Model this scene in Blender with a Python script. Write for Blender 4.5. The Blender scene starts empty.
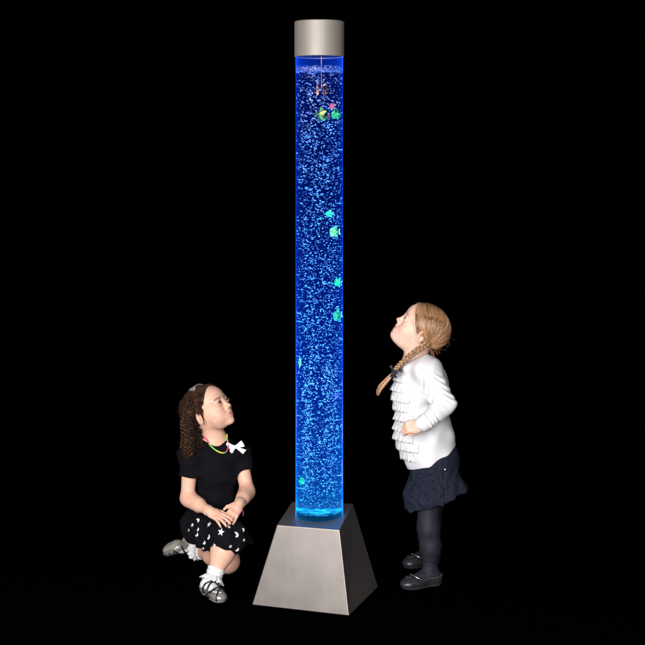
import bpy, math, random
import numpy as np
from mathutils import Vector
from mathutils.bvhtree import BVHTree
rng = np.random.default_rng(7); random.seed(7)
sc = bpy.context.scene; COL = sc.collection
V = lambda *a: np.array(a, float)
F0, HC = 1430.0, 1.6            # camera 1.6 m above the floor; plan sheet units used for placing
def at(px, py, D):              # plan position at distance D
    return V((px-322.5)*D/F0, D, HC-(py-161)*D/F0)
def nrm(v): v = np.asarray(v, float); return v/np.linalg.norm(v)

# ------------------------------------------------------------------ materials
def mat(name, color=(.5,.5,.5), rough=.6, metal=0, attr=False, sss=0, sheen=0, noise=None, bump=None, spec=.5, coat=0, trans=0):
    m = bpy.data.materials.new(name); m.use_nodes = True; nt = m.node_tree; N = nt.nodes; L = nt.links
    b = N['Principled BSDF']
    b.inputs['Base Color'].default_value = (*color, 1); b.inputs['Roughness'].default_value = rough
    b.inputs['Metallic'].default_value = metal; b.inputs['Specular IOR Level'].default_value = spec
    b.inputs['Coat Weight'].default_value = coat
    if sheen: b.inputs['Sheen Weight'].default_value = sheen
    if sss:
        b.inputs['Subsurface Weight'].default_value = sss; b.inputs['Subsurface Radius'].default_value = (1,.45,.3)
        b.inputs['Subsurface Scale'].default_value = .006
    src = None
    if attr:
        a = N.new('ShaderNodeAttribute'); a.attribute_name = 'tint'; src = a.outputs['Color']
        L.new(src, b.inputs['Base Color'])
    tc = N.new('ShaderNodeTexCoord')
    if noise:   # (scale xyz, amount)
        sx, am = noise
        mp = N.new('ShaderNodeMapping'); mp.inputs['Scale'].default_value = sx; L.new(tc.outputs['Object'], mp.inputs['Vector'])
        n = N.new('ShaderNodeTexNoise'); n.inputs['Scale'].default_value = 1; n.inputs['Detail'].default_value = 5
        L.new(mp.outputs[0], n.inputs['Vector'])
        mr = N.new('ShaderNodeMapRange'); mr.inputs['To Min'].default_value = 1-am; mr.inputs['To Max'].default_value = 1+am
        mr.inputs['From Min'].default_value = .25; mr.inputs['From Max'].default_value = .75
        L.new(n.outputs['Fac'], mr.inputs['Value'])
        mx = N.new('ShaderNodeVectorMath'); mx.operation = 'SCALE'
        if src: L.new(src, mx.inputs[0])
        else: mx.inputs[0].default_value = color
        L.new(mr.outputs[0], mx.inputs['Scale']); L.new(mx.outputs[0], b.inputs['Base Color'])
    if bump:    # (scale xyz, strength, distance)
        sx, st, di = bump
        mp = N.new('ShaderNodeMapping'); mp.inputs['Scale'].default_value = sx; L.new(tc.outputs['Object'], mp.inputs['Vector'])
        n = N.new('ShaderNodeTexNoise'); n.inputs['Scale'].default_value = 1; n.inputs['Detail'].default_value = 4
        L.new(mp.outputs[0], n.inputs['Vector'])
        bp = N.new('ShaderNodeBump'); bp.inputs['Strength'].default_value = st; bp.inputs['Distance'].default_value = di
        L.new(n.outputs['Fac'], bp.inputs['Height']); L.new(bp.outputs[0], b.inputs['Normal'])
    return m
M = {}
M['skin'] = mat('skin', attr=True, rough=.48, sss=.25, spec=.35, bump=((260,)*3,.12,.001))
M['eye_white'] = mat('eye_white', (.58,.55,.54), .2)
M['iris_brown'] = mat('iris_brown', (.05,.022,.01), .1)
M['iris_blue'] = mat('iris_blue', (.09,.14,.2), .1)
M['pupil'] = mat('pupil', (.004,.004,.004), .05)
M['lash'] = mat('lash', (.02,.012,.01), .7)
M['curly'] = mat('curly_hair', attr=True, rough=.5, spec=.22)
M['blond'] = mat('blond_hair', attr=True, rough=.36, spec=.7)
M['black_knit'] = mat('black_knit', (.0040,.0037,.0065), .9, spec=.12, bump=((500,500,900),.4,.001))
M['skirt_black'] = mat('skirt_black', (.0045,.0042,.007), .9, spec=.12, bump=((300,)*3,.3,.001))
M['print_white'] = mat('print_white', (.8,.8,.82), .7)
M['white_cotton'] = mat('white_cotton', (.74,.74,.775), .85, bump=((350,)*3,.3,.001))
M['lace'] = mat('lace', (.73,.73,.765), .85, noise=((260,)*3,.25), bump=((300,)*3,.6,.002))
M['denim'] = mat('denim', (.0125,.016,.031), .85, spec=.2, noise=((90,)*3,.35), bump=((420,)*3,.5,.001))
M['tights'] = mat('tights', (.017,.016,.026), .65, spec=.3, noise=((60,60,20),.3))
M['silver_shoe'] = mat('silver_shoe', (.42,.41,.40), .32, .6, noise=((120,)*3,.25))
M['grey_sole'] = mat('grey_sole', (.30,.27,.24), .7, noise=((70,)*3,.2))
M['strap_black'] = mat('strap_black', (.012,.012,.014), .3)
M['ballet'] = mat('ballet_silver', (.05,.05,.062), .28, .5, noise=((200,)*3,.5), bump=((260,)*3,.6,.002))
M['ballet_sole'] = mat('ballet_sole', (.03,.03,.035), .6)
M['ribbon_black'] = mat('ribbon_black', (.022,.026,.035), .4, bump=((200,)*3,.3,.001))
M['tiara'] = mat('clip_silver', (.85,.82,.72), .3, .6)
M['pink'] = mat('bead_pink', (.8,.05,.22), .35); M['green'] = mat('bead_green', (.2,.75,.08), .35)
M['yellow'] = mat('bead_yellow', (.85,.75,.08), .35); M['blue'] = mat('bead_blue', (.15,.3,.7), .4)
M['button'] = mat('button_metal', (.7,.68,.62), .25, .9)

def brushed(name, color, rough, stretch, metal):
    m = mat(name, color, rough, metal, noise=(stretch,.045))
    nt = m.node_tree; N = nt.nodes; L = nt.links; b = N['Principled BSDF']
    tc = N.new('ShaderNodeTexCoord')
    n = N.new('ShaderNodeTexNoise'); n.inputs['Scale'].default_value = 9; n.inputs['Detail'].default_value = 4
    L.new(tc.outputs['Object'], n.inputs['Vector'])
    mr = N.new('ShaderNodeMapRange'); mr.inputs['From Min'].default_value = .3; mr.inputs['From Max'].default_value = .7
    mr.inputs['To Min'].default_value = rough-.02; mr.inputs['To Max'].default_value = rough+.03
    L.new(n.outputs['Fac'], mr.inputs['Value']); L.new(mr.outputs[0], b.inputs['Roughness'])
    mp = N.new('ShaderNodeMapping'); mp.inputs['Scale'].default_value = stretch; L.new(tc.outputs['Object'], mp.inputs['Vector'])
    n2 = N.new('ShaderNodeTexNoise'); n2.inputs['Scale'].default_value = 3; n2.inputs['Detail'].default_value = 3
    L.new(mp.outputs[0], n2.inputs['Vector'])
    bp = N.new('ShaderNodeBump'); bp.inputs['Strength'].default_value = .12; bp.inputs['Distance'].default_value = .001
    L.new(n2.outputs['Fac'], bp.inputs['Height']); L.new(bp.outputs[0], b.inputs['Normal'])
    return m
M['steel'] = brushed('brushed_steel', (.41,.372,.357), .38, (30,30,12), .86)
M['steel_cap'] = brushed('brushed_steel_cap', (.30,.272,.25), .55, (60,60,6), .35)

# ------------------------------------------------------------------ objects
def new_obj(name, verts, faces, m, parent=None, smooth=True, tint=None, mats=None, fm=None):
    me = bpy.data.meshes.new(name)
    verts = np.asarray(verts, float); 
    if parent is not None: verts = verts-np.array(WORLD[parent.name])
    origin = None
    if isinstance(faces, np.ndarray):
        nf, k = faces.shape
        me.vertices.add(len(verts)); me.vertices.foreach_set('co', verts.ravel())
        me.loops.add(nf*k); me.loops.foreach_set('vertex_index', faces.ravel().astype(np.int32))
        me.polygons.add(nf); me.polygons.foreach_set('loop_start', np.arange(0, nf*k, k, dtype=np.int32))
        me.update(calc_edges=True)
    else:
        me.from_pydata(verts.tolist(), [], [list(map(int, f)) for f in faces])
    me.polygons.foreach_set('use_smooth', [smooth]*len(me.polygons))
    if tint is not None:
        a = me.color_attributes.new('tint', 'FLOAT_COLOR', 'POINT')
        t = np.ones((len(verts), 4)); t[:, :3] = tint; a.data.foreach_set('color', t.ravel())
    if mats:
        for x in mats: me.materials.append(x)
        if fm is not None: me.polygons.foreach_set('material_index', np.asarray(fm, np.int32))
    else: me.materials.append(m)
    me.validate(); me.update()
    o = bpy.data.objects.new(name, me); COL.objects.link(o)
    if parent is not None: o.parent = parent; WORLD[o.name] = WORLD[parent.name]
    else: WORLD[o.name] = (0,0,0)
    return o
WORLD = {}
def recentre(o, origin):        # put the origin of a top-level mesh at its base
    o.data.transform(__import__('mathutils').Matrix.Translation(-Vector(origin))); o.location = Vector(origin)
    WORLD[o.name] = tuple(origin)
def empty(name, loc):
    o = bpy.data.objects.new(name, None); COL.objects.link(o); o.location = loc; o.empty_display_size = .1
    WORLD[o.name] = tuple(loc); return o
def tag(o, label, cat=None, group=None):
    o['label'] = label
    if cat: o['category'] = cat
    if group: o['group'] = group

# ------------------------------------------------------------------ implicit surfaces
def p_rc(a, b, ra, rb, k=.012, op='u'):
    a = np.asarray(a, float); b = np.asarray(b, float); ba = b-a; bb = max(ba@ba, 1e-12)
    def f(P):
        t = np.clip(((P-a)@ba)/bb, 0, 1)
        return np.linalg.norm(P-a-t[:, None]*ba, axis=1)-(ra+(rb-ra)*t)
    return (f, (a+b)/2, math.sqrt(bb)/2+max(ra, rb), k, op)
def p_el(c, r, R=None, k=.012, op='u'):
    c = np.asarray(c, float); r = np.asarray(r, float); R = np.eye(3) if R is None else R
    def f(P):
        q = (P-c)@R; k0 = np.linalg.norm(q/r, axis=1); k1 = np.linalg.norm(q/(r*r), axis=1)
        return np.where(k1 > 1e-9, k0*(k0-1)/np.maximum(k1, 1e-9), -r.min())
    return (f, c, r.max(), k, op)
def p_cyl(a, b, ra, rb, k=.01, op='u', rnd=.003):     # round cone with flat ends
    a = np.asarray(a, float); b = np.asarray(b, float); ba = b-a; L = np.linalg.norm(ba); u = ba/L
    def f(P):
        h = (P-a)@u; t = np.clip(h/L, 0, 1)
        d = np.linalg.norm(P-a-h[:, None]*u, axis=1)-(ra+(rb-ra)*t)
        e = np.abs(h-L/2)-L/2
        q = np.stack([d+rnd, e+rnd], 1)
        return np.minimum(q.max(1), 0)+np.linalg.norm(np.maximum(q, 0), axis=1)-rnd
    return (f, (a+b)/2, L/2+max(ra, rb), k, op)
def p_box(c, h, R, k=.005, op='u', rnd=.003):
    c = np.asarray(c, float); h = np.asarray(h, float)
    def f(P):
        q = np.abs((P-c)@R)-h+rnd
        return np.minimum(q.max(1), 0)+np.linalg.norm(np.maximum(q, 0), axis=1)-rnd
    return (f, c, np.linalg.norm(h), k, op)
def p_plane(pt, n, k=.004, op='i'):                    # keeps the side the normal points away from
    pt = np.asarray(pt, float); n = nrm(n)
    return (lambda P: (P-pt)@n, None, None, k, op)
def smin(a, b, k):
    h = np.maximum(k-np.abs(a-b), 0)/k; return np.minimum(a, b)-h*h*k*.25
def field(prims, P, B=2.0):
    d = np.full(len(P), .2)
    for f, c, r, k, op in prims:
        if c is not None:
            dist = np.linalg.norm(P-c, axis=1)-r
            m = dist < .05+k
            if not m.any(): continue
            v = f(P[m]); 
            if op == 'u': d[m] = smin(d[m], v, k)
            elif op == 's': d[m] = -smin(-d[m], v, k)
            elif op == 'i':
                d2 = np.maximum(d, dist); d2[m] = -smin(-d[m], -v, k); d = d2
        else:
            v = f(P)
            if op == 'i': d = -smin(-d, -v, k)
            elif op == 's': d = -smin(-d, v, k)
    return d
def bounds(prims, pad=.012):
    lo = np.full(3, 9e9); hi = -lo
    for f, c, r, k, op in prims:
        if c is not None and op == 'u': lo = np.minimum(lo, c-r); hi = np.maximum(hi, c+r)
    return lo-pad, hi+pad
def mesh_sdf(prims, res=.002, disp=None, pad=.012):
    lo, hi = bounds(prims, pad); ev = lambda P: field(prims, P)+(disp(P) if disp else 0)
    B = 8; nb = np.ceil((hi-lo)/(res*B)).astype(int); n = nb*B
    gi = np.stack(np.meshgrid(*[np.arange(k) for k in nb], indexing='ij'), -1).reshape(-1, 3)
    cen = lo+(gi+.5)*B*res-.5*res
    dc = np.empty(len(cen))
    for s in range(0, len(cen), 200000): dc[s:s+200000] = ev(cen[s:s+200000])
    act = np.abs(dc) < B*res*.87*1.5+.006
    Fg = np.repeat(np.repeat(np.repeat(np.where(dc < 0, -1., 1.).astype(np.float32).reshape(nb), B, 0), B, 1), B, 2)
    loc = np.stack(np.meshgrid(*[np.arange(B)]*3, indexing='ij'), -1).reshape(-1, 3)
    ai = gi[act]
    for s in range(0, len(ai), 800):
        I = (ai[s:s+800, None, :]*B+loc[None]).reshape(-1, 3)
        Fg[I[:, 0], I[:, 1], I[:, 2]] = ev(lo+I*res)
    S = Fg < 0
    c = np.zeros(n-1, np.uint8)
    offs = [(i, j, k) for i in (0, 1) for j in (0, 1) for k in (0, 1)]
    for i, j, k in offs: c += S[i:n[0]-1+i, j:n[1]-1+j, k:n[2]-1+k]
    cells = np.argwhere((c > 0) & (c < 8))
    vals = {o: Fg[cells[:, 0]+o[0], cells[:, 1]+o[1], cells[:, 2]+o[2]].astype(float) for o in offs}
    acc = np.zeros((len(cells), 3)); cnt = np.zeros(len(cells))
    for o in offs:
        for ax in range(3):
            if o[ax] == 0:
                o2 = list(o); o2[ax] = 1; a = vals[o]; b = vals[tuple(o2)]
                m = (a < 0) != (b < 0); t = np.where(m, a/np.where(m, a-b, 1), 0)
                p = np.tile(np.array(o, float), (len(cells), 1)); p[:, ax] = t
                acc += p*m[:, None]; cnt += m
    verts = lo+(cells+acc/cnt[:, None])*res
    idx = np.full(n-1, -1, np.int32); idx[cells[:, 0], cells[:, 1], cells[:, 2]] = np.arange(len(cells))
    faces = []
    for ax in range(3):
        u, v = (ax+1) % 3, (ax+2) % 3
        sl0 = [slice(1, m-1) for m in n]; sl0[ax] = slice(0, n[ax]-1); sl1 = list(sl0); sl1[ax] = slice(1, n[ax])
        A = S[tuple(sl0)]; Bm = S[tuple(sl1)]
        e = np.argwhere(A != Bm); off = np.ones(3, int); off[ax] = 0; e0 = e+off
        inside = A[e[:, 0], e[:, 1], e[:, 2]]
        def g(du, dv):
            q = e0.copy(); q[:, u] -= du; q[:, v] -= dv; return idx[q[:, 0], q[:, 1], q[:, 2]]
        Q = np.stack([g(1, 1), g(0, 1), g(0, 0), g(1, 0)], 1)
        Q[~inside] = Q[~inside][:, ::-1]; faces.append(Q)
    faces = np.concatenate(faces); faces = faces[(faces >= 0).all(1)]
    return verts, faces
def sdf_obj(name, prims, m, parent=None, res=.002, disp=None, tint=None, mats=None, fmf=None):
    v, f = mesh_sdf(prims, res, disp)
    t = tint(v) if callable(tint) else tint
    fm = fmf(v[f].mean(1)) if fmf else None
    return new_obj(name, v, f, m, parent, tint=t, mats=mats, fm=fm)

# ------------------------------------------------------------------ tube bundles
def tubes(paths, radii, sides=3, tints=None):
    """paths (n,k,3), radii (n,k) -> verts, faces, tint"""
    n, k, _ = paths.shape
    T = np.gradient(paths, axis=1); T /= np.linalg.norm(T, axis=2, keepdims=True)+1e-9
    ref = np.where(np.abs(T[..., 2:3]) > .9, np.array([1., 0, 0]), np.array([0, 0, 1.]))
    A = np.cross(T, ref); A /= np.linalg.norm(A, axis=2, keepdims=True)+1e-9; Bn = np.cross(T, A)
    ang = np.arange(sides)*2*np.pi/sides
    P = paths[:, :, None]+radii[:, :, None, None]*(np.cos(ang)[:, None]*A[:, :, None]+np.sin(ang)[:, None]*Bn[:, :, None])
    vid = np.arange(n*k*sides).reshape(n, k, sides); nx = np.roll(vid, -1, axis=2)
    Fq = np.stack([vid[:, :-1], nx[:, :-1], nx[:, 1:], vid[:, 1:]], -1).reshape(-1, 4)
    t = None
    if tints is not None: t = np.repeat(tints, k*sides, axis=0)
    return P.reshape(-1, 3), Fq, t
def tube_obj(name, pts, r, m, parent=None, sides=8, mats=None, seg_mat=None):
    pts = np.asarray(pts, float); k = len(pts); r = np.broadcast_to(r, (k,))
    v, f, _ = tubes(pts[None], np.array(r)[None].astype(float), sides)
    f = [list(x) for x in f]; f.append(list(range(sides))[::-1]); f.append(list(range((k-1)*sides, k*sides)))
    fm = None
    if seg_mat is not None:
        fm = [seg_mat[i//sides] for i in range((k-1)*sides)]+[seg_mat[0], seg_mat[-1]]
    return new_obj(name, v, f, m, parent, mats=mats, fm=fm)
def spline(pts, n):
    pts = np.asarray(pts, float); q = np.vstack([2*pts[0]-pts[1], pts, 2*pts[-1]-pts[-2]])
    out = []; m = len(pts)-1
    for s in np.linspace(0, m-1e-6, n):
        i = int(s); t = s-i; a, b, c, d = q[i], q[i+1], q[i+2], q[i+3]
        out.append(.5*((2*b)+(c-a)*t+(2*a-5*b+4*c-d)*t*t+(3*b-a-3*c+d)*t**3))
    return np.array(out)

# ------------------------------------------------------------------ anatomy
def frame(yaw, pitch=0, roll=0):      # columns forward, left, up
    y, p, r = map(math.radians, (yaw, pitch, roll))
    f = V(math.cos(p)*math.sin(y), -math.cos(p)*math.cos(y), math.sin(p)); l0 = V(math.cos(y), math.sin(y), 0)
    u0 = np.cross(f, l0); l = math.cos(r)*l0+math.sin(r)*u0; u = math.cos(r)*u0-math.sin(r)*l0
    return np.array([f, l, u]).T
def head_prims(c, R, s, openm=.0012, ears=True):
    W = lambda *p: c+R@(np.array(p)*s)
    E = lambda p, r, k=.012, op='u', Q=None: p_el(W(*p), np.array(r)*s, R if Q is None else R@Q, k*s, op)
    C = lambda a, b, ra, rb, k=.01: p_rc(W(*a), W(*b), ra*s, rb*s, k*s)
    L = [E((-.014,0,.022),(.086,.071,.074)), E((.03,0,.034),(.049,.057,.046),.02), E((.026,0,-.03),(.046,.054,.058),.02)]
    for q in (-1, 1): L.append(E((.041,q*.030,-.036),(.028,.023,.026),.016))
    L += [E((.060,0,-.076),(.016,.018,.013),.014), E((.0605,0,-.052),(.0185,.030,.019),.014)]
    for q in (-1, 1):
        L.append(E((.092,q*.029,.002),(.018,.017,.013),.014,'s'))
        L.append(E((.058,q*.030,.017),(.016,.020,.007),.014))
        L.append(E((.0655,q*.031,0),(.0142,.0170,.0122),.007))
        L.append(E((.083,q*.031,-.0004),(.0165,.0118,.0054),.0012,'s'))
    L += [E((.0735,0,-.0385),(.0095,.014,.010),.010), C((.0705,0,.006),(.081,0,-.018),.0082,.0076,.012), E((.0862,0,-.0230),(.0082,.0088,.0074),.006)]
    for q in (-1, 1):
        L.append(E((.082,q*.0105,-.027),(.0075,.0052,.0055),.005))
        L.append(E((.0865,q*.0055,-.0325),(.003,.0025,.003),.002,'s'))
    L += [E((.0768,0,-.0478-openm*.5),(.0052,.0195,.0030),.004), E((.0758,0,-.0558-openm),(.0054,.0165,.0036),.004)]
    L.append(E((.0870,0,-.0515-openm*.6),(.0125,.0150,openm),.0012,'s'))
    if ears:
        for q in (-1, 1):
            a = math.radians(24*q); Q = np.array([[math.cos(a),-math.sin(a),0],[math.sin(a),math.cos(a),0],[0,0,1]])
            b = math.radians(-12); Q = Q@np.array([[math.cos(b),0,-math.sin(b)],[0,1,0],[math.sin(b),0,math.cos(b)]])
            L.append(E((-.008,q*.0785,-.014),(.0170,.0058,.0255),.004,'u',Q))
            L.append(E((-.005,q*.0835,-.010),(.0105,.0048,.0150),.004,'s',Q))
            L.append(E((-.001,q*.080,-.016),(.0045,.004,.006),.003,'u',Q))
    return L
def skull(c, R, s):
    return head_prims(c, R, s, ears=False)[:2]
def on_skull(P, c, R, s, off):
    sh = P.shape; P = P.reshape(-1, 3).copy(); off = np.broadcast_to(np.asarray(off, float), sh[:-1]).reshape(-1); pr = skull(c, R, s)
    for _ in range(2):
        d0 = field(pr, P); m = d0 < off
        if not m.any(): break
        e = 1e-3; g = np.stack([field(pr, P[m]+e*V(*a))-d0[m] for a in ((1,0,0),(0,1,0),(0,0,1))], 1)/e
        g /= np.linalg.norm(g, axis=1, keepdims=True)+1e-9; P[m] += (off[m]-d0[m])[:, None]*g
    return P.reshape(sh)
def skin_tint(c, R, s, base, lip, blush, brow, extra=None):
    def f(Pw):
        q = ((Pw-c)@R)/s; n = len(Pw); T = np.tile(np.array(base), (n, 1))
        def mixin(mask, col): T[:] = T*(1-mask[:, None])+np.array(col)*mask[:, None]
        g = lambda p, r: np.exp(-(((q-np.array(p))/np.array(r))**2).sum(1))
        for y in (-1, 1):
            mixin(.5*g((.06,y*.040,-.036),(.03,.019,.016)), blush)
            mixin(.35*g((-.01,y*.076,-.01),(.02,.01,.025)), blush)
            bx = y*q[:, 1]; arc = .0195-((bx-.031)/.03)**2*.006
            m = np.clip(1.6-np.abs(q[:, 2]-arc)/.0022, 0, 1)*np.clip((.0200-np.abs(bx-.031))/.004, 0, 1)*(q[:, 0] > .045)
            mixin(m*brow[3], brow[:3])
            lid = np.sqrt(((bx-.031)/.0145)**2+((q[:, 2])/.0078)**2)
            mixin(np.clip(1-np.abs(lid-1)/.22, 0, 1)*(q[:, 2] > -.003)*(q[:, 0] > .062)*brow[4], (.06,.03,.025))
        mixin(.35*g((.09,0,-.025),(.012,.012,.01)), blush)
        lm = np.sqrt((q[:, 1]/.0190)**2+((q[:, 2]+.0525-6*q[:, 1]**2)/.0070)**2)
        mixin(np.clip((1.12-lm)/.2, 0, 1)*(q[:, 0] > .066), lip)
        if extra: extra(Pw, T, mixin)
        T *= (1+.03*np.sin(Pw[:, :1]*190)*np.sin(Pw[:, 2:3]*170))
        return T
    return f
def eye_obj(c, R, s, side, gaze, parent, iris):
    p = c+R@(V(.0655, side*.031, 0)*s); r = .0124*s; g = nrm(gaze)
    a = nrm(np.cross(g, V(0,0,1))); b = np.cross(g, a)
    th = np.radians([0,6,13,18,24,29,34,45,60,80,105,130,155,180]); n = 24; vs = [p+g*r]; fs = []; fm = []
    for t in th[1:-1]:
        rr = r*(1+(.05 if t < .55 else 0)*math.cos(t*2.8))
        for k in range(n):
            w = 2*math.pi*k/n; vs.append(p+rr*(math.cos(t)*g+math.sin(t)*(math.cos(w)*a+math.sin(w)*b)))
    vs.append(p-g*r)
    for k in range(n): fs.append([0, 1+k, 1+(k+1) % n]); fm.append(2)
    for i in range(len(th)-3):
        mi = 2 if th[i+2] <= math.radians(18.1) else (1 if th[i+2] <= math.radians(42) else 0)
        for k in range(n):
            q = (k+1) % n; fs.append([1+i*n+k, 1+(i+1)*n+k, 1+(i+1)*n+q, 1+i*n+q]); fm.append(mi)
    e = len(vs)-1; o = 1+(len(th)-3)*n
    for k in range(n): fs.append([e, o+(k+1) % n, o+k]); fm.append(0)
    return new_obj('eye', vs, fs, None, parent, mats=[M['eye_white'], M[iris], M['pupil']], fm=fm)
def lashes(c, R, s, parent):
    for q in (-1, 1):
        pts = [c+R@(V(.0800-.0050*t*t-.001*abs(t), q*(.031+.0125*t), .0002+.0066*math.sqrt(max(0, 1-t*t*.92)))*s) for t in np.linspace(-1, 1, 13)]
        tube_obj('eyelash', pts, .00085*s*(1-.6*np.linspace(-1, 1, 13)**2), M['lash'], parent, 5)
def hand_prims(o, X, Z, s, side, curls, thumb=(.55,.8,-.25), spread=.12):
    """o wrist, X along fingers, Z back of hand, side=+1 when thumb is on +Y"""
    X = nrm(X); Z = nrm(Z-(Z@X)*X); Y = np.cross(Z, X)*side; R = np.array([X, Y, Z]).T
    W = lambda p: o+R@(np.array(p)*s)
    Rr = np.array([X, np.cross(Z, X), Z]).T
    L = [p_box(W((.034,0,0)), V(.028,.0255,.0095)*s, Rr, .006, 'u', .009*s), p_rc(W((-.012,0,0)), W((.018,0,0)), .0185*s, .0175*s, .012),
         p_el(W((.022,.017,-.005)), V(.022,.012,.011)*s, Rr, .008)]
    lens = [(.024,.015,.012),(.027,.017,.012),(.024,.016,.012),(.019,.012,.011)]
    for i in range(4):
        y = .0195-.013*i; a = W((.058-(.004 if i == 3 else 0), y, .001)); ang = 0; fan = spread*(1.5-i)/1.5
        for j in range(3):
            ang += curls[i][j]; d = math.cos(ang)*(X*math.cos(fan)+Y*math.sin(fan))-math.sin(ang)*Z
            b = a+d*lens[i][j]*s; r0 = (.0068,.0062,.0055)[j]*s; r1 = (.0062,.0055,.0045)[j]*s
            L.append(p_rc(a, b, r0*(.9 if i == 3 else 1), r1*(.9 if i == 3 else 1), .0022)); a = b
    t = W((.014,.018,-.004)); d = nrm(thumb); b = W(V(.014,.018,-.004)+d*.026); c = W(V(.014,.018,-.004)+d*.026+nrm(V(thumb[0]+.6, thumb[1]-.35, thumb[2]))*.019)
    L += [p_rc(t, b, .0095*s, .0075*s, .006), p_rc(b, c, .0073*s, .0055*s, .002)]
    return L
def foot_frame(heel, toe, up=(0,0,1)):
    X = nrm(np.asarray(toe)-np.asarray(heel)); Z = nrm(np.asarray(up)-(np.asarray(up)@X)*X); return np.array([X, np.cross(Z, X), Z]).T
def foot_prims(o, R, s, off=0., side=1):
    W = lambda *p: o+R@(np.array(p)*s)
    return [p_el(W(-.018,0,.028), V(.028,.025,.028)*s+off, R, .01), p_rc(W(-.006,0,.045), W(.060,.002*side,.024), .026*s+off, .021*s+off, .015),
            p_el(W(.072,.002*side,.019), V(.042,.031,.019)*s+off, R, .012), p_el(W(.100,.004*side,.015), V(.026,.026,.0145)*s+off, R, .01)]
def folds(dirs, amps, freqs, phase=0, warp=.6):
    def f(P):
        d = 0
        for i, (u, a, w) in enumerate(zip(dirs, amps, freqs)):
            u = nrm(u); x = P@u; v = np.cross(u, V(.3,.5,.8)); y = P@v
            d = d+a*np.sin(w*x+warp*3*np.sin(w*.37*y+i*1.7+phase)+i)
        return d
    return f
def tri_prism(name, polys, O, X, Y, th, m, parent, bulge=0):
    """flat shaped pieces (lists of x,y) with thickness, joined to one mesh"""
    Z = np.cross(X, Y); vs = []; fs = []
    for pl in polys:
        n = len(pl); b = len(vs); cx = np.mean([p[0] for p in pl]); cy = np.mean([p[1] for p in pl])
        for sg in (1, -1):
            for x, y in pl: vs.append(O+X*x+Y*y+Z*th*.5*sg)
            vs.append(O+X*cx+Y*cy+Z*(th*.5+bulge)*sg)
        for i in range(n):
            j = (i+1) % n; fs += [[b+i, b+j, b+n], [b+n+1+j, b+n+1+i, b+2*n+1], [b+i, b+n+1+i, b+n+1+j, b+j]]
    return new_obj(name, vs, fs, m, parent, smooth=False)

# ================================================================== the setting
g = new_obj('ground', [(-12,-2,0),(12,-2,0),(12,16,0),(-12,16,0)], [[0,1,2,3]], mat('black_floor', (.0006,.0006,.0006), 1, spec=0))
g['kind'] = 'structure'; g['label'] = 'plain black studio floor'
g = new_obj('backdrop', [(-12,15.9,.01),(12,15.9,.01),(12,15.9,9),(-12,15.9,9)], [[0,1,2,3]], mat('black_backdrop', (.0006,.0006,.0006), 1, spec=0))
g['kind'] = 'structure'; g['label'] = 'plain black studio backdrop'
FILL = 1.3
# ================================================================== bubble lamp
LX, LY = -.0117, 5.24; RW = .0848; RT = .0876; ZS = 1.946
lamp = empty('bubble_lamp', (LX, LY, 0))
tag(lamp, 'tall glowing blue water column full of bubbles, with steel cap and tapered steel base', 'lamp')
FL, FR, BR = at(252,606,5.142), at(349,617,5.018), at(378,588,5.358); BL = FL+BR-FR
for p in (FL, FR, BR, BL): p[2] = 0
tFL, tFR, tBR = at(277,525,5.138), at(339.5,530,5.069), at(353,503.5,5.36); 
def onplane(p, a, b, c):      # slide p along its line of sight until it lies in the plane a b c, so each face of the base is flat
    n = np.cross(b-a, c-a); e = V(0,0,HC); d = p-e; return e+d*((a-e)@n)/(d@n)
tFR = onplane(tFR, FL, FR, tFL); tBL = tFL+(tBR-tFR)*.9
def frustum(name, bot, top, m, parent, bev):
    v = [*bot, *top]; f = [[0,1,5,4],[1,2,6,5],[2,3,7,6],[3,0,4,7],[4,5,6,7],[3,2,1,0]]
    o = new_obj(name, v, f, m, parent, smooth=False)
    b = o.modifiers.new('bevel', 'BEVEL'); b.width = bev; b.segments = 3; b.harden_normals = False
    return o
base = frustum('base', [FL+V(0,0,.004), FR+V(0,0,.004), BR+V(0,0,.004), BL+V(0,0,.004)], [tFL, tFR, tBR, tBL], M['steel'], lamp, .0025)
def lathe(name, prof, m, parent, seg=96, c=(LX, LY)):
    v = []; f = []
    n = len(prof)
    for r, z in prof:
        for k in range(seg):
            a = 2*math.pi*k/seg; v.append((c[0]+r*math.cos(a), c[1]+r*math.sin(a), z))
    for i in range(n):
        for k in range(seg):
            j = (i+1) % n; q = (k+1) % seg
            f.append([i*seg+k, i*seg+q, j*seg+q, j*seg+k])
    o = new_obj(name, v, f, m, parent)
    return o
def flat_shade(o, ang=30):
    import bmesh
    bm = bmesh.new(); bm.from_mesh(o.data); bmesh.ops.recalc_face_normals(bm, faces=bm.faces)
    for e in bm.edges:
        if len(e.link_faces) == 2 and e.calc_face_angle(0) > math.radians(ang): e.smooth = False
    bm.to_mesh(o.data); bm.free()
ZB = .305
dark_disc = lathe('cap_liner', [(0, 1.9835), (.0848, 1.9835), (.0848, 1.985), (0, 1.985)], mat('liner', (.004,.006,.012), .8), lamp)  # dark disc added under the cap to hide its brightly lit underside
cap = lathe('cap', [(.0905, 1.981), (.0915, 1.982), (.0915, 2.108), (.0895, 2.1105), (.0, 2.1105), (.0, 1.9855), (.0882, 1.9855), (.0882, 1.981)], M['steel_cap'], lamp); flat_shade(cap)

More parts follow.
